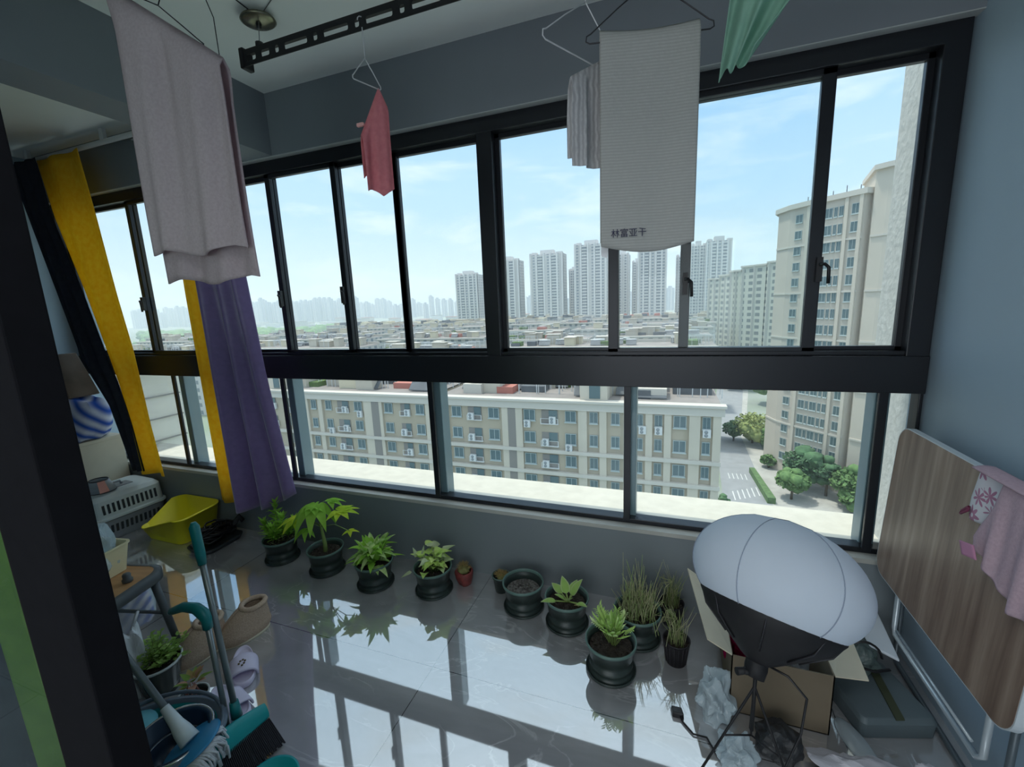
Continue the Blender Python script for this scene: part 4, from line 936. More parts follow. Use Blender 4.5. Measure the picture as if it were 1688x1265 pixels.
# left corner plants
p = empty('potted_plant', (-2.055, .985, 0), 0, 'bushy small-leaved green plant in a dark grey glossy pot near the stool leg', 'potted plant'); rr = rd(14)
MB().lathe([(0, .003), (.06, 0), (.068, .04), (.085, .13), (.088, .14), (.082, .14), (.078, .12)], n=40).build('pot', mat('pot_dark_glaze', (.045, .055, .055), .18), p)
MB().lathe([(.083, .138), (.090, .138), (.091, .146), (.084, .147), (.082, .138)], n=40).build('pot_rim', mat('pot_white_rim', (.55, .58, .58), .3), p)
MB().lathe([(0, .122), (.078, .118)], n=20).build('soil', m_soil, p)
fo_ = MB(); st = MB()
for i in range(46):
    a = rr.uniform(0, 6.28); q = rr.uniform(.0, .12); tp = V((q*math.cos(a), q*math.sin(a)+.02, .17+rr.uniform(0, .10)-q*.4)); b = V((tp.x*.2, tp.y*.2, .12)); st.tube([b, (b+tp)/2+V((0, 0, .02)), tp], .0012, 4, cap=False)
    for k in range(9):
        c = b.lerp(tp, .35+.65*k/8); an = rr.uniform(0, 6.28); leaf(fo_, c, (math.cos(an), math.sin(an), .5), rr.uniform(.018, .030), rr.uniform(.014, .02), .3, (i+k) % 4 == 0, 4, .2, .45)
st.build('stem', m_stem, p); fo_.build('foliage', [leafmat('leaf_small', (.42, .60, .16), (.24, .40, .10)), leafmat('leaf_small_light', (.48, .60, .24), (.3, .45, .14))], p)
p = empty('potted_plant', (-1.80, .955, 0), 0, 'small plant with red-tinged leaves in a dark pot with white lip, beside the lilac slippers', 'potted plant'); rr = rd(15)
MB().lathe([(0, .002), (.042, 0), (.052, .075), (.056, .08), (.05, .08), (.047, .065)], n=34).build('pot', mat('pot_dark_glaze', (.045, .055, .055), .18), p); MB().lathe([(.052, .078), (.058, .078), (.058, .084), (.052, .084), (.052, .078)], n=34).build('pot_rim', MC['pot_white_rim'], p); MB().lathe([(0, .066), (.047, .062)], n=20).build('soil', m_soil, p)
fo_ = MB(); st = MB()
for i in range(17):
    a = i*2.4; e = rr.uniform(.1, .9); d = V((math.cos(a)*math.cos(e), math.sin(a)*math.cos(e), math.sin(e))); c = V((-.005, .01, .125))+d*.02; leaf(fo_, c, d, rr.uniform(.045, .075), rr.uniform(.024, .032), .3, (0, 1, 2)[i % 3], 6)
for i in range(9): a = i*.7; st.tube([(.03*math.cos(a), .03*math.sin(a), .06), (.012*math.cos(a), .012*math.sin(a), .13)], .0016, 5)
st.build('stem', mat('stem_red', (.30, .12, .10), .6), p); fo_.build('foliage', [lm_r, leafmat('leaf_mixgreen', (.36, .48, .14), (.2, .34, .08)), leafmat('leaf_pinkish', (.72, .42, .32), (.55, .30, .2))], p)
# ================================================================ THINGS ON THE FLOOR, LEFT
def rbox(x0, y0, z0, x1, y1, z1, m=0): return MB().box(x0, y0, z0, x1, y1, z1, m)
def loop_tube(mb, pts, r, n=8, m=0):
    mb.tube(list(pts)+[pts[0]], r, n, m, cap=False)
def rrect(w, h, r, n=6, cx=0, cy=0):
    P = []
    for (sx, sy, a0) in ((1, 1, 0), (-1, 1, 90), (-1, -1, 180), (1, -1, 270)):
        for i in range(n+1):
            a = R(a0+90*i/n); P.append((cx+sx*(w/2-r)+r*math.cos(a), cy+sy*(h/2-r)+r*math.sin(a)))
    return P
def loft(mb, rings, m=0, cap0=False, cap1=False, smooth=True):
    n = len(rings[0]); vs = [p for r_ in rings for p in r_]; fs = []
    for i in range(len(rings)-1):
        for k in range(n): a, b = i*n+k, i*n+(k+1) % n; fs.append((a, b, b+n, a+n))
    mb.add(vs, fs, m, smooth)
    o = len(mb.v)-len(vs)
    if cap0: mb.f.append(tuple(o+k for k in range(n))[::-1]); mb.mi.append(m); mb.sm.append(False)
    if cap1: mb.f.append(tuple(len(mb.v)-n+k for k in range(n))); mb.mi.append(m); mb.sm.append(False)
# cardboard box in the corner with a striped bag and a brown paper parcel
m_card = mat('cardboard', (.50, .42, .29), .85, noise=.12, scale=6)
m_cardl = mat('cardboard_light', (.66, .60, .46), .85, noise=.10, scale=6)
b = empty('cardboard_box', (-4.485, 1.975, 0), 0, 'tall cardboard box in the left corner behind the pet carrier', 'box')
m = rbox(-.245, -.155, 0, .245, .155, .68); m.build('body', m_cardl, b, bevel=.004)
MB().add([(-.245, -.1555, .34), (.245, -.1555, .34), (.245, -.1555, .345), (-.245, -.1555, .345)], [(0, 1, 2, 3)]).build('crease', m_card, b)
rbox(-.03, -.157, .40, .03, -.1552, .68).build('packing_tape', mat('tape_tan', (.60, .50, .34), .25), b)
rbox(-.248, -.157, .655, .248, .157, .684).build('lid', m_cardl, b, bevel=.003)
sm = clothmat('striped_nylon', (.62, .64, .72), (.50, .54, .68), .1, 20, stripes=('DIAGONAL', 5.5, (.035, .10, .42), .4)); rr = rd(31)
bag = MB(); 
def pf(u, v):
    th = 2*math.pi*u; ph = math.pi*v; q = lambda c, p: math.copysign(abs(c)**p, c)
    x = q(math.cos(th), .6)*q(math.sin(ph), .55)*.27; y = q(math.sin(th), .6)*q(math.sin(ph), .55)*.17; z = -q(math.cos(ph), .75)*.175
    z += .014*math.sin(x*28+y*13)+.010*math.sin(y*44-x*17)
    return (x, y, max(-.165, z))
bg_ = empty('storage_bag', (-4.44, 1.955, .855), R(-4), 'blue and white striped zip bag on top of the cardboard box', 'bag')
MB().grid(pf, 48, 26).build('body', sm, bg_)
MB().tube([(.262*math.cos(a)*1.02*(1 if abs(math.cos(a)) < .9 else .97), .165*math.sin(a)*1.02, .055+.012*math.sin(a*3)) for a in [x*math.pi/16 for x in range(-17, 3)]], .004, 6).build('zipper', m_hd, bg_)
pp = empty('paper_parcel', (-4.46, 1.95, 1.03), R(8), 'brown paper parcel with a shiny clear ornament, on the striped bag', 'parcel')
q = MB().hexa([(-.19, -.11, 0), (.17, -.11, 0), (.17, .11, 0), (-.19, .11, 0), (-.17, -.06, .30), (.06, -.08, .34), (.06, .08, .34), (-.17, .08, .30)]); q.build('body', mat('kraft_paper', (.11, .08, .06), .8, noise=.3, scale=10), pp, bevel=.01)
q = MB(); rr = rd(32)
for i in range(34):
    c = V((rr.uniform(.0, .16), -.125+rr.uniform(-.01, .01), rr.uniform(0, .05))); d = V((rr.uniform(-1, 1), rr.uniform(-1, 1), rr.uniform(-1, 1))).normalized()*.012; e2 = d.orthogonal().normalized()*.005
    q.add([c-d, c+e2, c+d, c-e2, c+d.cross(e2).normalized()*.005, c-d.cross(e2).normalized()*.005], [(0, 1, 4), (1, 2, 4), (2, 3, 4), (3, 0, 4), (1, 0, 5), (2, 1, 5), (3, 2, 5), (0, 3, 5)])
q.build('crystal_ornament', mat('crystal', (.8, .8, .8), .05, .6), pp)
# ---- pet carrier
m_cs = mat('carrier_white', (.58, .64, .64), .35); m_cb = mat('carrier_grey', (.26, .28, .30), .4); m_slot = mat('slot_dark', (.03, .035, .04), .8)
pc = empty('pet_carrier', (-4.01, 1.895, 0), R(-3), 'light grey plastic pet carrier with slotted sides on a dark grey base', 'pet carrier')
def ring(w, l, r_, z, cx=0, cy=0): return [(x, y, z) for x, y in rrect(w, l, r_, 6, cx, cy)]
up_ = MB(); loft(up_, [ring(.41, .49, .06, .165), ring(.41, .49, .06, .185), ring(.385, .465, .06, .187), ring(.37, .45, .055, .315), ring(.32, .40, .05, .345)], cap0=True, cap1=True, smooth=False); up_.build('upper_shell', m_cs, pc, bevel=.004)
lo_ = MB(); loft(lo_, [ring(.33, .41, .05, 0), ring(.34, .42, .05, .012), ring(.385, .465, .06, .158), ring(.405, .485, .06, .164)], cap0=True, cap1=True, smooth=False); lo_.build('base_shell', m_cb, pc, bevel=.003)
def slot(y, z0, z1, x0, x1, mt, w=.010):
    rbox(0, 0, 0, 1, 1, 1) if False else None
    m = MB().hexa([(x0-.004, y-w, z0), (x0+.0025, y-w, z0), (x0+.0025, y+w, z0), (x0-.004, y+w, z0), (x1-.004, y-w, z1), (x1+.0025, y-w, z1), (x1+.0025, y+w, z1), (x1-.004, y+w, z1)]); return m.build('vent_slot', mt, pc)
for k in range(12):
    y = -.165+k*.030; slot(y, .215, .285, .1905, .1867, m_slot, .0075)
    slot(y, .06, .12, .1775, .1875, m_slot, .0075)
gd = MB()
for k in range(9): x = -.12+k*.03; gd.tube([(x, -.232, .05), (x, -.240, .16), (x, -.222, .27)], .0025, 5)
for z in (.08, .13, .19, .24): gd.tube([(-.13, -.240+abs(z-.16)*.06, z), (.13, -.240+abs(z-.16)*.06, z)], .0025, 5)
gd.build('wire_door', m_hd, pc)
fr = MB(); loop_tube(fr, [(x, -.240+abs(z-.16)*.06, z) for x, z in rrect(.29, .24, .04, 4, 0, .16)], .010, 8); fr.build('door_rim', m_cs, pc)
hd_ = MB(); hd_.tube([(.0, -.05, .345), (.0, -.04, .375), (0, .04, .375), (0, .05, .345)], .009, 8); hd_.obox((0, .0, .347), (.05, 0, 0), (0, .10, 0), (0, 0, .004)); hd_.build('handle', m_cb, pc, bevel=.002)
# ---- recovery collar + tag on the carrier
co = empty('recovery_collar', (-3.985, 1.80, .353), R(20), 'grey translucent cone collar with a pink flap, lying on the pet carrier', 'pet collar')
MB().lathe([(.085, 0), (.052, .085)], n=30, sx=1.1).build('cone', mat('collar_grey', (.40, .44, .48), .4, alpha=.92), co, solid=.002)
MB().tube([(.052*1.1*math.cos(a), .052*math.sin(a), .086) for a in [x*math.pi/14 for x in range(29)]], .0035, 6, cap=False).build('neck_binding', m_hd, co)
MB().tube([(.086*1.1*math.cos(a), .085*math.sin(a), .001) for a in [x*math.pi/14 for x in range(29)]], .0025, 6, cap=False).build('hem', m_hd, co)
MB().hexa([(.045, -.06, .082), (.062, -.02, .082), (.125, -.06, .018), (.10, -.11, .018), (.045, -.06, .086), (.062, -.02, .086), (.127, -.06, .022), (.102, -.11, .022)]).build('pink_flap', mat('flap_pink', (.66, .32, .27), .6), co)
# ---- yellow litter box
m_lit = mat('litter_yellow', (1.0, .88, .03), .35)
lb = empty('litter_box', (-3.42, 1.972, 0), 0, 'yellow plastic litter box with a lowered front entry', 'litter box')
def lring(w, l, r_, zf, dy=0):
    out = []
    for x, y in rrect(w, l, r_, 10, 0, dy): out.append((x, y, zf(x, y)))
    return out
def top(x, y):
    # low entry on the left (-x) front corner side
    t = max(0, min(1, (x+.10)/.08)); lo = .10; hi = .20+.06*max(0, (y+.1))
    e_ = max(0, min(1, (-x-.04)/.08)) * max(0, min(1, (.05-y)/.07))
    return hi-(hi-lo)*e_*e_*(3-2*e_)
o_ = MB()
loft(o_, [lring(.36, .26, .05, lambda x, y: 0), lring(.38, .28, .055, lambda x, y: .01), lring(.455, .335, .07, lambda x, y: top(x, y)-.004), lring(.475, .335, .075, lambda x, y: top(x, y)-.006), lring(.475, .335, .075, lambda x, y: top(x, y)), lring(.450, .33, .07, lambda x, y: top(x, y)+.003), lring(.375, .27, .05, lambda x, y: .016)], cap0=True, cap1=True)
for i in range(len(o_.v)): pass
o_.build('tray', m_lit, lb)
q = MB(); rr = rd(33)
q.lathe([(0, .028), (.10, .027), (.155, .018)], n=24, sx=1.15, sy=.8)
for i in range(160): a = rr.uniform(0, 6.28); s_ = rr.uniform(0, .14); blob(q, (1.1*s_*math.cos(a), .8*s_*math.sin(a), .030), .005, 5, rnd=rr)
tag(q.build('cat_litter', mat('litter_pellets', (.62, .58, .42), .9, noise=.2, scale=60), lb), kind='stuff')
# ---- tangle of black cables on a dark tray
tb = empty('cable_tangle', (-3.02, 1.93, 0), 0, 'tangled black cables and adapters in a dark tray right of the litter box', 'cables'); rr = rd(34)
tb.scale = (1.08, 1.08, 1.5)
tr_ = MB(); loft(tr_, [[(x, y, 0) for x, y in rrect(.19, .25, .05)], [(x, y, .022) for x, y in rrect(.22, .28, .06)], [(x, y, .022) for x, y in rrect(.20, .26, .05)], [(x, y, .006) for x, y in rrect(.17, .23, .04)]], cap0=True, cap1=True); tr_.build('tray', mat('tray_dark', (.03, .035, .04), .35), tb)
m_cab = mat('cable_black', (.012, .012, .014), .35)
for k in range(7):
    pts = []; ph = rr.uniform(0, 6.28)
    for i in range(26):
        a = i*.55+ph; q_ = .05+.035*math.sin(i*.7+k); pts.append((q_*1.1*math.cos(a), q_*1.5*math.sin(a)+rr.uniform(-.01, .01), .02+.05*abs(math.sin(i*.37+k))+.004*k))
    MB().tube(pts, .005, 6).build('cable', m_cab, tb)
rbox(-.05, -.05, .012, .03, .02, .05).build('adapter', m_cab, tb, bevel=.006)
MB().tube([(.02, .06, .03), (.06, .11, .08), (.075, .13, .10), (.09, .14, .075)], [.012, .016, .018, .014], 10).build('plug_handle', m_cab, tb)
# ---- stool with things on it
m_sg = mat('stool_grey', (.085, .095, .10), .5)
sl = empty('stool', (-2.345, .955, 0), R(14), 'stool with a wooden seat in a dark grey rim, beside the sliding door', 'stool')
se = MB(); loft(se, [[(x, y, .405) for x, y in rrect(.36, .36, .07)], [(x, y, .41) for x, y in rrect(.385, .385, .08)], [(x, y, .448) for x, y in rrect(.385, .385, .08)], [(x, y, .455) for x, y in rrect(.37, .37, .075)], [(x, y, .455) for x, y in rrect(.335, .335, .065)]], cap0=True); se.build('seat_rim', m_sg, sl)
q = MB(); loft(q, [[(x, y, .42) for x, y in rrect(.336, .336, .065)], [(x, y, .4535) for x, y in rrect(.336, .336, .065)]], cap1=True); q.build('seat', mat('seat_wood', (.56, .30, .13), .4, noise=.2, scale=5, stretch=(1, 9, 1)), sl)
for sx in (-1, 1):
    for sy in (-1, 1): MB().tube([(sx*.14, sy*.14, .41), (sx*.175, sy*.175, 0)], [.017, .015], 12).build('leg', m_sg, sl)
MB().tube([(-.155, .155, .22), (.155, .155, .22)], .008, 8).build('stretcher', m_sg, sl)
bk = empty('storage_basket', (-2.44, .985, .456), R(10), 'cream plastic storage basket on the stool', 'basket')
q = MB(); loft(q, [[(x, y, 0) for x, y in rrect(.19, .21, .02)], [(x, y, .125) for x, y in rrect(.225, .25, .025)], [(x, y, .128) for x, y in rrect(.238, .262, .03)], [(x, y, .134) for x, y in rrect(.238, .262, .03)], [(x, y, .134) for x, y in rrect(.217, .242, .022)], [(x, y, .004) for x, y in rrect(.184, .204, .018)]], cap0=True, cap1=True, smooth=False); q.build('body', mat('basket_cream', (.78, .68, .42), .45), bk)
def crumple(name, c, sx, sy, sz, m, label=None, cat=None, seed=0, amp=.22, nu=46, nv=28, parent=None, rz=0, flat=-.45, fr=1.0):
    rr = random.Random(seed); K_ = [(V((rr.uniform(-1, 1), rr.uniform(-1, 1), rr.uniform(-1, 1))).normalized()*rr.uniform(3, 11)*fr, rr.uniform(0, 6.28), rr.uniform(.4, 1)) for _ in range(14)]
    def fn(u, v):
        th = 2*math.pi*u; ph = math.pi*v; d = V((math.cos(th)*math.sin(ph), math.sin(th)*math.sin(ph), -math.cos(ph)))
        s = 0
        for k, p, w in K_: s += w*(1-2*abs(math.sin(d.dot(k)*.5+p)))
        q = 1+amp*s/5
        p_ = d*q; p_.z = max(p_.z, flat)
        return (p_.x*sx, p_.y*sy, (p_.z-flat)*sz)
    o = MB().grid(fn, nu, nv, smooth=False).build(name, m, parent); o.location = c; o.rotation_euler.z = rz
    if label: tag(o, label, cat)
    return o
m_poly = mat('polythene', (.62, .74, .80), .18, spec=.6, alpha=.55); m_polyw = mat('polythene_white', (.72, .74, .76), .3, alpha=.9); m_polyt = mat('polythene_teal', (.06, .40, .44), .35)
pb = crumple('plastic_bag', (-2.405, 1.01, .50), .085, .09, .16, m_poly, 'clear plastic bag of small items in the cream basket', 'bag', 41, .25)
crumple('contents', (0, -.01, .03), .07, .07, .055, m_polyt, seed=42, parent=pb)
kb = empty('bottle_cap', (-2.245, 1.035, .456), 0, 'small black knob standing on the stool seat', 'knob'); MB().lathe([(0, 0), (.019, 0), (.020, .012), (.015, .018), (.016, .034), (.012, .039), (0, .039)], n=20).build('cap', m_sg, kb)
wb = crumple('plastic_bag', (-2.135, .945, .0), .06, .055, .24, m_polyw, 'white plastic bag hanging under the stool edge', 'bag', 43, .25)
MB().tube([(.0, .02, .30), (.0, .05, .36), (-.04, .06, .33), (0, .02, .28)], .006, 6).build('handle', m_polyw, wb)
# ---- plush slippers
m_pl = clothmat('plush_tan', (.60, .46, .35), (.47, .34, .25), .05, 160)
def plush(x, y, rz, label):
    p = empty('plush_slipper', (x, y, 0), rz, label, 'slipper', 'tan plush bootie slippers'); rr = rd(int(x*100))
    def fn(u, v):     # closed body: u around, v from sole to collar
        th = 2*math.pi*u; L_ = .108; W_ = .052
        x_ = L_*math.cos(th); y_ = W_*math.sin(th)*(1+.15*math.cos(th))
        if v < .5: t = v/.5; s = .9+.22*math.sin(t*math.pi*.6); return (x_*s, y_*s, t*.055)
        t = (v-.5)/.5; cx = -.055*t; k = lerp(1.10, .50, t)*(1+0*t); k2 = lerp(1.10, .92, t); z = .055+.10*t
        q = (cx+x_*k, y_*k2, z + .012*math.sin(t*3.14)*(1 if x_ > 0 else 0)); return q
    m = MB().grid(fn, 44, 22); n0 = len(m.v)
    rg = [fn(i/44, 1) for i in range(44)]
    m.build('body', m_pl, p, solid=.008)
    q = MB(); q.add([fn(i/44, .04) for i in range(44)], [tuple(range(44))]); q.build('insole', m_pl, p)
    MB().tube([(a[0], a[1], a[2]) for a in rg]+[rg[0]], .013, 8, cap=False).build('collar', m_pl, p)
    for s in (-1, 1): MB().lathe([(0, -.018), (.014, -.012), (.018, 0), (.014, .012), (0, .018)], (.036, s*.036, .085), 10).build('ear', m_pl, p)
    f = MB(); f.lathe([(0, -.006), (.008, 0), (0, .006)], (.098, 0, .055), 8)
    for s in (-1, 1): f.lathe([(0, -.005), (.006, 0), (0, .005)], (.078, s*.024, .075), 8)
    f.build('face_buttons', m_stemb, p)
    MB().lathe([(0, 0), (.112, 0), (.115, .006), (.112, .012), (0, .012)], (0, 0, -.0), 30, sy=.5).build('sole', m_cardl, p)
plush(-1.985, 1.33, R(-112), 'tan plush slipper standing with its opening up, right one, above the lilac slides')
plush(-2.08, 1.17, R(-100), 'tan plush slipper left one, behind the dustpan handle')
# ---- lilac slides
m_lil = mat('lilac_foam', (.68, .62, .78), .55)
def slide(x, y, rz, label, marks):
    p = empty('slide_sandal', (x, y, 0), rz, label, 'slipper', 'pair of lilac slides'); L_ = .13
    def out(t, k=1):   # outline, t 0..1
        a = 2*math.pi*t; c, s = math.cos(a), math.sin(a); w = .047+.008*c
        return (L_*math.copysign(abs(c)**.85, c)*k, w*math.copysign(abs(s)**.8, s)*k)
    n = 48; m = MB(); rings = []
    for k, z in ((.95, 0), (1.0, .006), (1.0, .022), (.97, .030), (.90, .028), (.82, .021)): rings.append([(out(i/n, k)[0], out(i/n, k)[1], z) for i in range(n)])
    loft(m, rings, cap0=True, cap1=True); m.build('sole', m_lil, p)
    st = MB()
    def sf(u, v):      # arch strap
        a = math.pi*(u); xx = lerp(-.008, .082, v)+ (0.012*math.sin(a))*(1 if v > .5 else -1)*.6
        return (xx, -.057*math.cos(a)*(1.0-.03*v), .012+.052*math.sin(a)**.75*(1.06-.18*v))
    st.grid(sf, 26, 10); st.build('strap', m_lil, p, solid=.007)
    if marks:
        q = MB()
        for (a, b_) in ((.030, -.006), (.044, -.012), (.036, .012), (.05, .008), (.026, .004), (.06, .0)): q.lathe([(0, .005), (.0042, .003), (.0045, 0)], (a, b_, .066), 8)
        q.build('buttons', m_stemb, p)
slide(-1.805, 1.175, R(-38), 'lilac slide with dark buttons on its strap, the farther of the pair', True)
slide(-1.685, 1.015, R(-14), 'lilac slide nearer the bucket, partly behind the broom poles', False)
# ---- mop bucket, mop, dustpan, broom
m_teal = mat('teal_plastic', (.005, .27, .28), .35); m_teald = mat('teal_dark', (.004, .16, .17), .4); m_teall = mat('teal_light', (.10, .36, .42), .4)
m_pole = mat('pole_grey', (.20, .23, .24), .35, .5); m_gu = mat('bucket_grey', (.10, .13, .17), .4)
bu = empty('mop_bucket', (-1.63, .72, 0), R(30), 'teal and dark grey spin mop bucket beside the broom', 'bucket')
q = MB(); q.lathe([(0, .004), (.10, 0), (.12, .02), (.155, .17), (.165, .178), (.165, .186), (.150, .186), (.142, .17), (.11, .03), (0, .02)], n=48, sx=1.30, sy=.92); q.build('tub', m_teal, bu)
q = MB(); q.lathe([(.166, .182), (.176, .184), (.176, .196), (.160, .198), (.150, .188)], n=48, sx=1.30, sy=.92); q.build('rim', m_gu, bu)
q = MB(); q.lathe([(.110, .190), (.118, .196), (.110, .202), (.100, .196), (.092, .10), (.05, .07), (0, .07)], (.07, -.01, 0), 40); q.build('spin_basket', mat('basket_navy', (.012, .03, .06), .3), bu)
q = MB(); q.lathe([(.119, .19), (.123, .196), (.119, .203), (.113, .2)], (.07, -.01, 0), 40); q.lathe([(.085, .14), (.088, .144), (.085, .148)], (.07, -.01, 0), 40); q.build('steel_ring', mat('steel', (.55, .58, .60), .2, .8), bu)
q = MB(); q.lathe([(0, .205), (.06, .203), (.085, .192), (.088, .185)], (-.10, .05, 0), 26, sx=.9, sy=1.0); q.build('splash_guard', m_teall, bu)
q = MB(); loop_tube(q, [(.215*math.cos(a), .155*math.sin(a), .19+.03*max(0, math.sin(a))) for a in [x*math.pi/16 for x in range(32)]], .007, 8); q.build('carry_handle', m_gu, bu)
mo = empty('mop', (-1.50, .755, .205), 0, 'string mop with a grey pole and white connector, resting in the bucket', 'mop')
pdir = V((-.70, .02, .63)).normalized()
MB().tube([pdir*.10, pdir*1.15], .011, 12).build('pole', m_pole, mo)
MB().tube([V((.012, 0, -.008)), pdir*.03, pdir*.06, pdir*.13], [.030, .026, .020, .014], 14).build('connector', mat('connector_white', (.62, .68, .70), .4), mo)
nrm = V((-.35, -.15, .92)).normalized(); rq = nrm.to_track_quat('Z', 'Y').to_matrix()
MB().lathe([(0, .008), (.03, .010), (.085, .004), (.092, -.002), (.085, -.006), (0, -.006)], (.02, -.005, -.02), 36, rot=rq).build('plate', mat('mop_blue', (.03, .22, .42), .35), mo)
q = MB(); rr = rd(51)
for i in range(110):
    a = rr.uniform(0, 6.28); p0 = V((.02, -.005, -.026))+rq@V((.082*math.cos(a), .082*math.sin(a), 0)); o2 = V((math.cos(a), math.sin(a), 0))*rr.uniform(.02, .045); L2 = rr.uniform(.05, .11)
    q.tube([p0, p0+o2*.6+V((0, 0, -.015)), p0+o2+V((rr.uniform(-.01, .01), 0, -L2*.6)), p0+o2*.9+V((rr.uniform(-.015, .015), 0, -L2))], .0042, 5)
q.build('strings', clothmat('mop_cotton', (.66, .68, .70), (.48, .50, .54), .1, 80), mo)
br = empty('broom', (-1.375, .885, 0), 0, 'teal broom with dark bristles, its head toward the bottom of the view', 'broom')
q = MB()
hd = V((.10, .97, .0)).normalized(); hp = V((.46, -.12, -.70)).normalized()    # along the head, bristle direction
for i in range(14):
    pass
def hf(u, v):
    t = u*2-1; k = 1-.35*abs(t)**2.2; c = V((-.055, -.075, .135))+hd*(t*.165); c.z += -.02*abs(t)
    th = 2*math.pi*v; w = hp*(.042*k*math.cos(th)) + V((.5, 0, .62)).normalized()*(.020*k*math.sin(th)); return c+w
MB().grid(hf, 26, 20).build('head', m_teal, br)
q = MB(); rr = rd(52)
for i in range(420):
    t = -1+2*(i % 60)/59; row = (i//60)/6-.5; c = V((-.055, -.075, .135))+hd*(t*.158)+hp*.030+V((.5, 0, .62)).normalized()*(row*.024); c.z += -.02*abs(t)
    e_ = c+hp*(.105+rr.uniform(-.008, .008))+hd*(t*.018)+V((0, 0, rr.uniform(-.004, .004))); e_.z = max(.003, e_.z); q.tube([c, (c+e_)/2, e_], .0016, 3, cap=False)
q.build('bristles', mat('bristle_dark', (.035, .035, .045), .7), br)
pd = (V((-1.589, .95, .882))-V((-1.475, .905, .15))); pb0 = V((-1.475, .905, .15))-V((-1.375, .885, 0)); pn = pd.normalized(); PL = pd.length
MB().tube([pb0-pn*.01, pb0+pn*.05], [.019, .015], 14).build('socket', m_teald, br)
MB().tube([pb0+pn*.04, pb0+pn*(PL-.15)], .0105, 12).build('pole', m_pole, br)
MB().tube([pb0+pn*(PL-.16), pb0+pn*(PL-.12), pb0+pn*(PL-.02), pb0+pn*(PL-.003)], [.014, .0165, .0165, .008], 16).build('grip', m_teald, br)
dp_ = empty('dustpan', (-1.50, .80, 0), 0, 'teal long-handled dustpan, its hooked handle beside the broom pole', 'dustpan')
p0 = V((-1.50, .885, .10))-V((-1.50, .80, 0)); p1 = V((-1.525, .895, .555))-V((-1.50, .80, 0)); pn2 = (p1-p0).normalized()
MB().tube([p0, p0.lerp(p1, .93)], .0095, 12).build('pole', m_pole, dp_)
MB().tube([p1-pn2*.045, p1-pn2*.01, p1+V((-.008, 0, .006)), p1+V((-.05, .004, .018)), p1+V((-.12, .004, .008)), p1+V((-.185, .0, -.022)), p1+V((-.205, 0, -.035))], [.016, .017, .020, .019, .017, .013, .006], 14).build('handle', m_teald, dp_)
q = MB(); W0, W1 = .10, .135
def dq(u, v):
    x = lerp(-1, 1, u); w = lerp(W0, W1, v); y = lerp(.09, -.13, v); z = .012+.055*abs(x)**4*(1-v*.55)
    return (x*w+.04*v, y, z)
q.grid(dq, 20, 10); q.build('pan', m_teal, dp_, solid=.005)
MB().box(-.09, .085, .006, .09, .097, .085).build('back_wall', m_teal, dp_, bevel=.004)

bw = empty('plastic_bowl', (-1.24, .825, 0), 0, 'teal plastic bowl cut off by the bottom edge, right of the broom bristles', 'bowl')
MB().lathe([(0, .004), (.05, 0), (.085, .030), (.092, .034), (.092, .038), (.084, .037), (.05, .008), (0, .008)], n=40).build('body', m_teal, bw)
# ================================================================ THINGS ON THE FLOOR, RIGHT
# softbox lamp on a small tripod
m_dif = clothmat('diffuser_white', (.80, .87, .96), (.78, .85, .94), .35, 8); m_blk = mat('softbox_black', (.010, .010, .012), .6)
ax = V((.241, .469, .85)).normalized(); c0 = V((.36, 1.52, .66)); Q = ax.to_track_quat('Z', 'Y').to_matrix()
lp = empty('softbox_lamp', (.345, 1.50, 0), 0, 'white dome softbox lamp with a black back on a thin tripod', 'lamp'); off = c0-V(lp.location)
prof = []
Ra, Rb = .262, .192
for i in range(21):
    z = -.115+(.192+.115)*i/20; prof.append((Ra*math.sqrt(max(0, 1-(z/Rb)**2)), z))
prof.append((0, .192)); prof = [(a, b) for a, b in prof if not (a < 1e-4 and b < .19)]
MB().lathe(prof, off, 64, rot=Q).build('diffuser', m_dif, lp)
sq = MB()
for k in range(6):
    a = k*math.pi/3+.35; pts = []
    for (r_, z) in prof: pts.append(off+Q@V((r_*1.004*math.cos(a), r_*1.004*math.sin(a), z*1.004)))
    sq.tube(pts, .0014, 5)
sq.build('seams', mat('seam_grey', (.28, .33, .42), .8), lp)
rb = prof[0][0]
MB().lathe([(rb*1.01, -.108), (rb*1.012, -.118), (rb*.86, -.165), (rb*.50, -.222), (.052, -.262), (.03, -.275), (0, -.275)], off, 48, rot=Q).build('back_shell', m_blk, lp)
sq = MB()
for k in range(8):
    a = k*math.pi/4+.2; sq.tube([off+Q@V((rb*math.cos(a), rb*math.sin(a), -.116)), off+Q@V((rb*.87*math.cos(a), rb*.87*math.sin(a), -.168)), off+Q@V((rb*.5*math.cos(a), rb*.5*math.sin(a), -.226))], .003, 5)
sq.build('ribs', m_hd, lp)
hb = off-ax*.29; H0 = V((hb.x, hb.y, hb.z-.03))
q = MB(); q.lathe([(0, -.03), (.030, -.03), (.034, 0), (.030, .045), (.02, .05)], hb, 18, rot=Q); q.tube([hb, H0], .016, 10); q.tube([hb+V((.0, 0, -.01)), hb+V((-.06, -.03, -.005))], [.008, .012], 8); q.build('lamp_holder', m_blk, lp)
q = MB().lathe([(0, 0), (.012, 0), (.012, .012), (0, .012)], H0+V((-.03, -.02, .02)), 10); q.build('knob', m_blk, lp)
MB().tube([H0, V((H0.x, H0.y, .17))], .006, 10).build('post', m_blk, lp)
for a in (200, 320, 80):
    e_ = V((H0.x+.17*math.cos(R(a)), H0.y+.17*math.sin(R(a)), .004)); MB().tube([V((H0.x, H0.y, .34)), e_], .004, 8).build('leg', m_blk, lp); 
    MB().tube([V((H0.x, H0.y, .15)), V((H0.x, H0.y, .34)).lerp(e_, .55)], .003, 6).build('brace', m_blk, lp)
W_ = V(lp.location); h3 = H0+W_
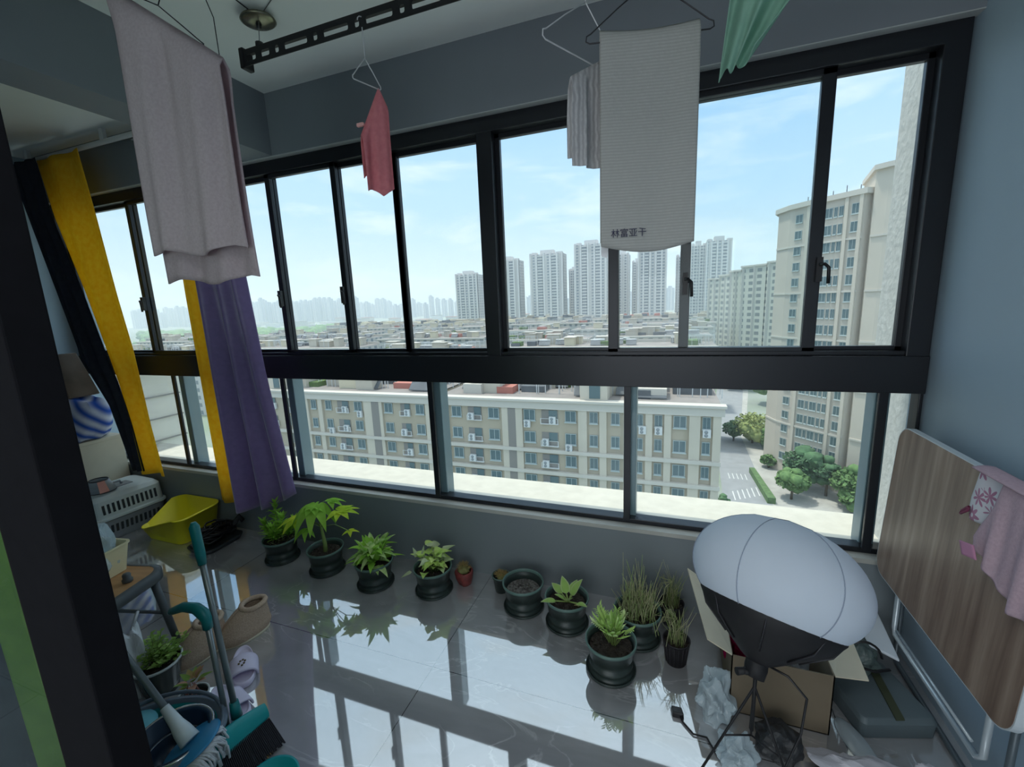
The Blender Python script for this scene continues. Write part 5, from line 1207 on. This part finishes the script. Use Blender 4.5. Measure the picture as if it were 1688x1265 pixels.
cb = MB().tube([h3+V((.02, 0, .05)), h3+V((.08, -.04, .055)), h3+V((.13, -.05, .0)), h3+V((.12, -.06, -.12)), h3+V((.08, -.08, -.24)), (h3.x+.05, h3.y-.10, .02), (h3.x-.02, h3.y-.10, .006), (h3.x-.06, h3.y-.02, .006), (h3.x-.10, h3.y+.03, .006), (.165, 1.463, .006), (.12, 1.462, .006), (.085, 1.50, .006), (.07, 1.53, .012)], .0035, 8)
lc = empty('power_cord', (.07, 1.53, 0), 0, 'black power cord of the softbox lamp with a bare plug on the tiles', 'cord'); o = cb.build('cord', m_cab, lc); o.matrix_parent_inverse = Matrix.Translation((-.07, -1.53, 0))
q = MB().hexa([(-.022, -.016, 0), (.020, -.014, 0), (.012, .02, 0), (-.030, .018, 0), (-.020, -.014, .022), (.018, -.012, .022), (.010, .018, .022), (-.028, .016, .022)]); q.build('plug', m_cab, lc, bevel=.003)
q = MB(); q.box(-.030, .016, .006, -.026, .036, .010); q.box(-.012, .018, .006, -.008, .038, .010); q.build('prongs', MC['steel'], lc)
# open cardboard box under the lamp
cbx = empty('cardboard_box', (.42, 1.80, 0), 0, 'open cardboard box with spread flaps behind the tripod', 'box')
x0, x1, y0, y1, h = -.165, .165, -.19, .19, .25; t = .004
q = MB(); q.box(x0, y0, 0, x1, y0+t, h); q.box(x0, y1-t, 0, x1, y1, h); q.box(x0, y0, 0, x0+t, y1, h); q.box(x1-t, y0, 0, x1, y1, h); q.box(x0, y0, 0, x1, y1, t); q.build('body', mat('cardboard_shaded', (.20, .16, .11), .9, noise=.15, scale=6), cbx)  # body darker than its flaps: shade on the front put into the colour
def flap(p, label=None):
    o = MB().add(p, [(0, 1, 2, 3)]).build('flap', m_cardl, cbx, solid=.005); return o
flap([(x0, y0, h), (x0, y1, h), (x0-.145, y1+.03, h+.075), (x0-.085, y0+.02, h+.03)])
flap([(x1, y0, h), (x1, y1, h), (x1+.125, y1-.02, h+.01), (x1+.105, y0+.02, h-.005)])
kn = crumple('knitted_cloth', (.325, 1.80, .075), .085, .11, .155, clothmat('knit_magenta', (.50, .02, .12), (.28, .01, .07), .1, 90, stripes=('DIAGONAL', 30, (.30, .01, .06), 2)), 'magenta knitted cloth stuffed in the open cardboard box', 'cloth', 61, .2)
pw = crumple('paper_bag', (.47, 1.74, .08), .085, .09, .12, mat('wrap_grey', (.36, .38, .40), .6), 'crumpled grey wrapping in the open cardboard box', 'wrapping', 62, .3)
# clear plastic bag standing by the box
crumple('plastic_bag', (.205, 1.605, .0), .075, .105, .115, m_poly, 'crumpled clear bluish plastic bag standing left of the tripod', 'bag', 63, .35, 60, 40, fr=1.3)
crumple('plastic_bag', (.255, 1.415, .0), .07, .085, .06, m_poly, 'flat crumpled clear plastic bag below the standing one', 'bag', 64, .35, 60, 40, fr=1.3)
crumple('fabric_pouch', (.40, 1.50, .0), .085, .075, .075, mat('pouch_black', (.03, .032, .035), .45), 'dark glossy pouch under the tripod legs', 'pouch', 65, .25)
# white shopping bag with pink letters, lower right
m_wb = mat('bag_white', (.55, .55, .60), .4, alpha=.93)
sb = crumple('shopping_bag', (.66, 1.435, .0), .20, .11, .060, m_wb, 'crumpled white plastic shopping bag with pink printing at the lower right edge', 'bag', 66, .38, 70, 44, fr=1.2)
q = MB(); 
for (x, y, w, hh) in [(0, 0, .030, .005), (.0, .012, .030, .004), (-.004, .006, .005, .028), (.018, .008, .005, .024), (0, -.012, .026, .004), (.008, -.006, .005, .022), (.05, .0, .026, .004), (.05, .014, .026, .004), (.046, .006, .004, .022), (.064, .006, .004, .022), (.054, -.010, .022, .004)]:
    q.box(-.02+x, -.02+y, .0705, -.02+x+w, -.02+y+hh, .0725)
q.build('printing', mat('print_pink', (.50, .12, .28), .6), sb)
crumple('shopping_bag', (.85, 1.50, .0), .085, .075, .05, m_wb, 'small crumpled white bag at the foot of the table legs', 'bag', 67, .35)
cl = MB().lathe([(0, .018), (.05, .016), (.07, .004), (.073, 0), (.068, 0)], (0, 0, .002), 30, sx=.55, sy=1.35); o = cl.build('oval_cover', m_poly); o.location = (.665, 1.605, .0); o.rotation_euler = (0, 0, R(18)); tag(o, 'clear oval plastic cover lying above the white shopping bag', 'cover')
# folded non-woven tote and other flat things beside the box
tb2 = empty('tote_bag', (.775, 1.80, 0), R(17), 'grey-blue tote bag with a dark strap lying beside the open box', 'bag')
q = MB(); loft(q, [[(x, y, 0) for x, y in rrect(.26, .27, .02)], [(x, y, .06) for x, y in rrect(.265, .275, .02)], [(x, y, .078) for x, y in rrect(.25, .255, .02)]], cap0=True, cap1=True, smooth=False); q.build('body', mat('tote_grey', (.11, .145, .16), .5, noise=.1, scale=6), tb2, bevel=.004)
q = MB(); q.hexa([(-.02, -.137, .079), (.01, -.137, .079), (.09, .12, .079), (.06, .12, .079), (-.02, -.137, .084), (.01, -.137, .084), (.09, .12, .084), (.06, .12, .084)]); q.build('strap', mat('strap_olive', (.05, .06, .03), .7), tb2)
crumple('fabric_bag', (.765, 1.925, .078), .085, .075, .09, mat('green_grey_film', (.09, .125, .12), .35), 'dark green-grey bag with a black handle on the tote, below the dome of the lamp', 'bag', 68, .3, 50, 34)
q = MB(); q.tube([(.76+.055*math.cos(a), 1.85+.012*math.sin(a), .175+.05*math.sin(a)) for a in [x*math.pi/10 for x in range(11)]]+[(.70, 1.85, .15), (.73, 1.835, .13), (.79, 1.83, .125), (.84, 1.84, .14)], .009, 8, flat=.5); 
fbg = [o for o in C.objects if o.name.startswith('fabric_bag')][0]; o = q.build('handle', m_cab, fbg); o.matrix_parent_inverse = Matrix.Translation(-V(fbg.location))
fl = empty('white_board', (.86, 2.04, .14), 0, 'white board propped between the lamp and the leaning table', 'board')
q = MB().hexa([(-.10, -.11, .035), (.03, -.15, .0), (.03, .085, .06), (-.10, .07, .08), (-.10, -.11, .047), (.03, -.15, .012), (.03, .085, .072), (-.10, .07, .092)]); q.build('panel', mat('lid_white', (.66, .72, .78), .4), fl, bevel=.004)
q = MB().hexa([(-.03, .05, .10), (.02, .055, .09), (.02, .085, .095), (-.03, .08, .105), (-.025, .05, .115), (.015, .055, .107), (.015, .085, .11), (-.025, .08, .12)]); q.build('clip', mat('lid_white', (.66, .72, .78), .4), fl, bevel=.004)
# ---------------------------------------------------------------- folding table leaning by the right wall
ft = empty('folding_table', (.93, 1.72, 0), 0, 'folded wood-grain table with rounded corners and white edge, leaning along the right wall', 'table')
def woodmat():
    m = bpy.data.materials.new('walnut_laminate'); m.use_nodes = True; t = m.node_tree; b = t.nodes['Principled BSDF']; N = t.nodes.new; L = t.links.new
    tc = N('ShaderNodeTexCoord'); mp = N('ShaderNodeMapping'); mp.inputs['Scale'].default_value = (1, 9, .55); mp.inputs['Rotation'].default_value = (R(-7), 0, 0); L(tc.outputs['Object'], mp.inputs[0])
    n = N('ShaderNodeTexNoise'); n.inputs['Scale'].default_value = 3.0; n.inputs['Detail'].default_value = 8; n.inputs['Roughness'].default_value = .6; L(mp.outputs[0], n.inputs['Vector'])
    r = N('ShaderNodeValToRGB'); L(n.outputs['Fac'], r.inputs[0]); e = r.color_ramp.elements; e[0].position = .3; e[0].color = (.15, .095, .07, 1); e[1].position = .75; e[1].color = (.38, .28, .215, 1); x = e.new(.5); x.color = (.24, .165, .125, 1)
    L(r.outputs[0], b.inputs['Base Color']); b.inputs['Roughness'].default_value = .38; return m
Ux = V((.03/.64, 0, 1)).normalized()     # up the board (leans to the wall)
def bd(y, s, d): return V((-.062, y, .41))+Ux*s+V((Ux.z, 0, -Ux.x))*d
outl = rrect(.80, .64, .065, 8, 0, .32)
q = MB(); loft(q, [[bd(y, s, 0) for y, s in outl], [bd(y, s, .002) for y, s in outl]], cap0=True, cap1=True, smooth=False); q.build('tabletop', woodmat(), ft)
o2_ = rrect(.808, .648, .069, 8, 0, .32)
q = MB(); loft(q, [[bd(y, s, .001) for y, s in outl], [bd(y, s, .001) for y, s in o2_], [bd(y, s, .026) for y, s in o2_], [bd(y, s, .026) for y, s in outl]], smooth=False); q.add([bd(y, s, .026) for y, s in outl], [tuple(range(len(outl)))]); q.build('edge_band', mat('edge_white', (.58, .64, .68), .4), ft)
m_leg = mat('leg_white', (.55, .62, .66), .25, .3)
q = MB().tube([(-.004, -.24, .60), (-.004, -.24, .19), (-.006, -.22, .165), (-.006, .30, .165), (-.004, .32, .19), (-.004, .32, .6)], .010, 10); q.build('leg', m_leg, ft)
q = MB().tube([(.030, -.28, .60), (.030, -.28, .03), (.028, -.26, .012), (.028, .34, .012), (.030, .36, .03), (.030, .36, .6)], .010, 10); q.build('leg', mat('leg_grey', (.12, .15, .17), .35, .3), ft)
q = MB().tube([(-.012, -.20, .20), (-.012, .28, .20)], .005, 8); q.build('cross_bar', m_leg, ft)
# towel over the table
m_tow = clothmat('towel_rose', (.62, .46, .52), (.54, .39, .45), .15, 120)
def floral():
    m = bpy.data.materials.new('floral_print'); m.use_nodes = True; t = m.node_tree; b = t.nodes['Principled BSDF']; N = t.nodes.new; L = t.links.new
    tc = N('ShaderNodeTexCoord'); v = N('ShaderNodeTexVoronoi'); v.inputs['Scale'].default_value = 15; L(tc.outputs['Object'], v.inputs['Vector'])
    # petals: angle around each cell centre
    sub = N('ShaderNodeVectorMath'); sub.operation = 'SUBTRACT'; mul = N('ShaderNodeVectorMath'); mul.operation = 'SCALE'; mul.inputs['Scale'].default_value = 1
    L(tc.outputs['Object'], sub.inputs[0]); L(v.outputs['Position'], sub.inputs[1]); sp = N('ShaderNodeSeparateXYZ'); L(sub.outputs[0], sp.inputs[0])
    at = N('ShaderNodeMath'); at.operation = 'ARCTAN2'; L(sp.outputs['Y'], at.inputs[0]); L(sp.outputs['Z'], at.inputs[1])
    m6 = N('ShaderNodeMath'); m6.operation = 'MULTIPLY'; m6.inputs[1].default_value = 7; L(at.outputs[0], m6.inputs[0]); s = N('ShaderNodeMath'); s.operation = 'SINE'; L(m6.outputs[0], s.inputs[0])
    k = N('ShaderNodeMath'); k.operation = 'MULTIPLY_ADD'; k.inputs[1].default_value = .12; k.inputs[2].default_value = .36; L(s.outputs[0], k.inputs[0])
    c = N('ShaderNodeMath'); c.operation = 'LESS_THAN'; L(v.outputs['Distance'], c.inputs[0]); L(k.outputs[0], c.inputs[1])
    g = N('ShaderNodeMath'); g.operation = 'GREATER_THAN'; g.inputs[1].default_value = .12; L(v.outputs['Distance'], g.inputs[0]); a = N('ShaderNodeMath'); a.operation = 'MULTIPLY'; L(c.outputs[0], a.inputs[0]); L(g.outputs[0], a.inputs[1])
    mx = N('ShaderNodeMix'); mx.data_type = 'RGBA'; L(a.outputs[0], mx.inputs['Factor']); mx.inputs['A'].default_value = (.66, .64, .68, 1); mx.inputs['B'].default_value = (.42, .20, .30, 1); L(mx.outputs['Result'], b.inputs['Base Color']); b.inputs['Roughness'].default_value = .95
    return m
tt = empty('towel', (.87, 1.45, 1.05), 0, 'rose towel with a floral end, draped over the leaning table', 'towel')
FX = lambda z: .868+(z-.41)*.047      # face of the tilted board
TO = V((.87, 1.45, 1.05))
def fe(u, v):
    yl = pl([(0, 1.615), (.6, 1.638), (.85, 1.636), (1, 1.62)], v); z = lerp(1.055, lerp(.895, .925, u), v); y = lerp(yl, 1.40, u)
    return V((FX(z)-.007-.004*math.sin(y*60), y, z))-TO
FP = MB().grid(fe, 24, 20).build('floral_end', floral(), tt, solid=.003)
def pe(u, v):
    yl = pl([(0, 1.50), (.3, 1.512), (.85, 1.572), (1, 1.556)], v); zb = pl([(0, .828), (.15, .805), (.30, .768), (.42, .745), (.6, .765), (1, .80)], u)
    z = lerp(1.056, zb, v); y = lerp(yl, 1.12, u); return V((FX(z)-.020-v*(.008*math.sin(y*55+v*2)+.006*math.sin(y*110+1)), y, z))-TO
MB().grid(pe, 60, 36).build('plain_end', m_tow, tt, solid=.004)
MB().grid(lambda u, v: V((lerp(-.004, .062, v), lerp(.165, -.33, u), .012+.006*math.sin(v*3.14)-.10*max(0, v-.8))), 30, 10).build('fold_over_edge', m_tow, tt, solid=.004)
q = MB(); loop_tube(q, [(.008, .172, -.118), (.008, .200, -.145), (.008, .205, -.156), (.008, .176, -.132)], .004, 6); q.build('hanging_loop', mat('loop_plum', (.22, .05, .10), .8), tt)
q = MB().grid(lambda u, v: V((-.028-.006*u, lerp(.062, .112, u)-.02*v, lerp(-.190, -.225, v)-.012*u)), 6, 6); q.build('folded_corner', mat('corner_plum', (.48, .22, .34), .9), tt, solid=.003)
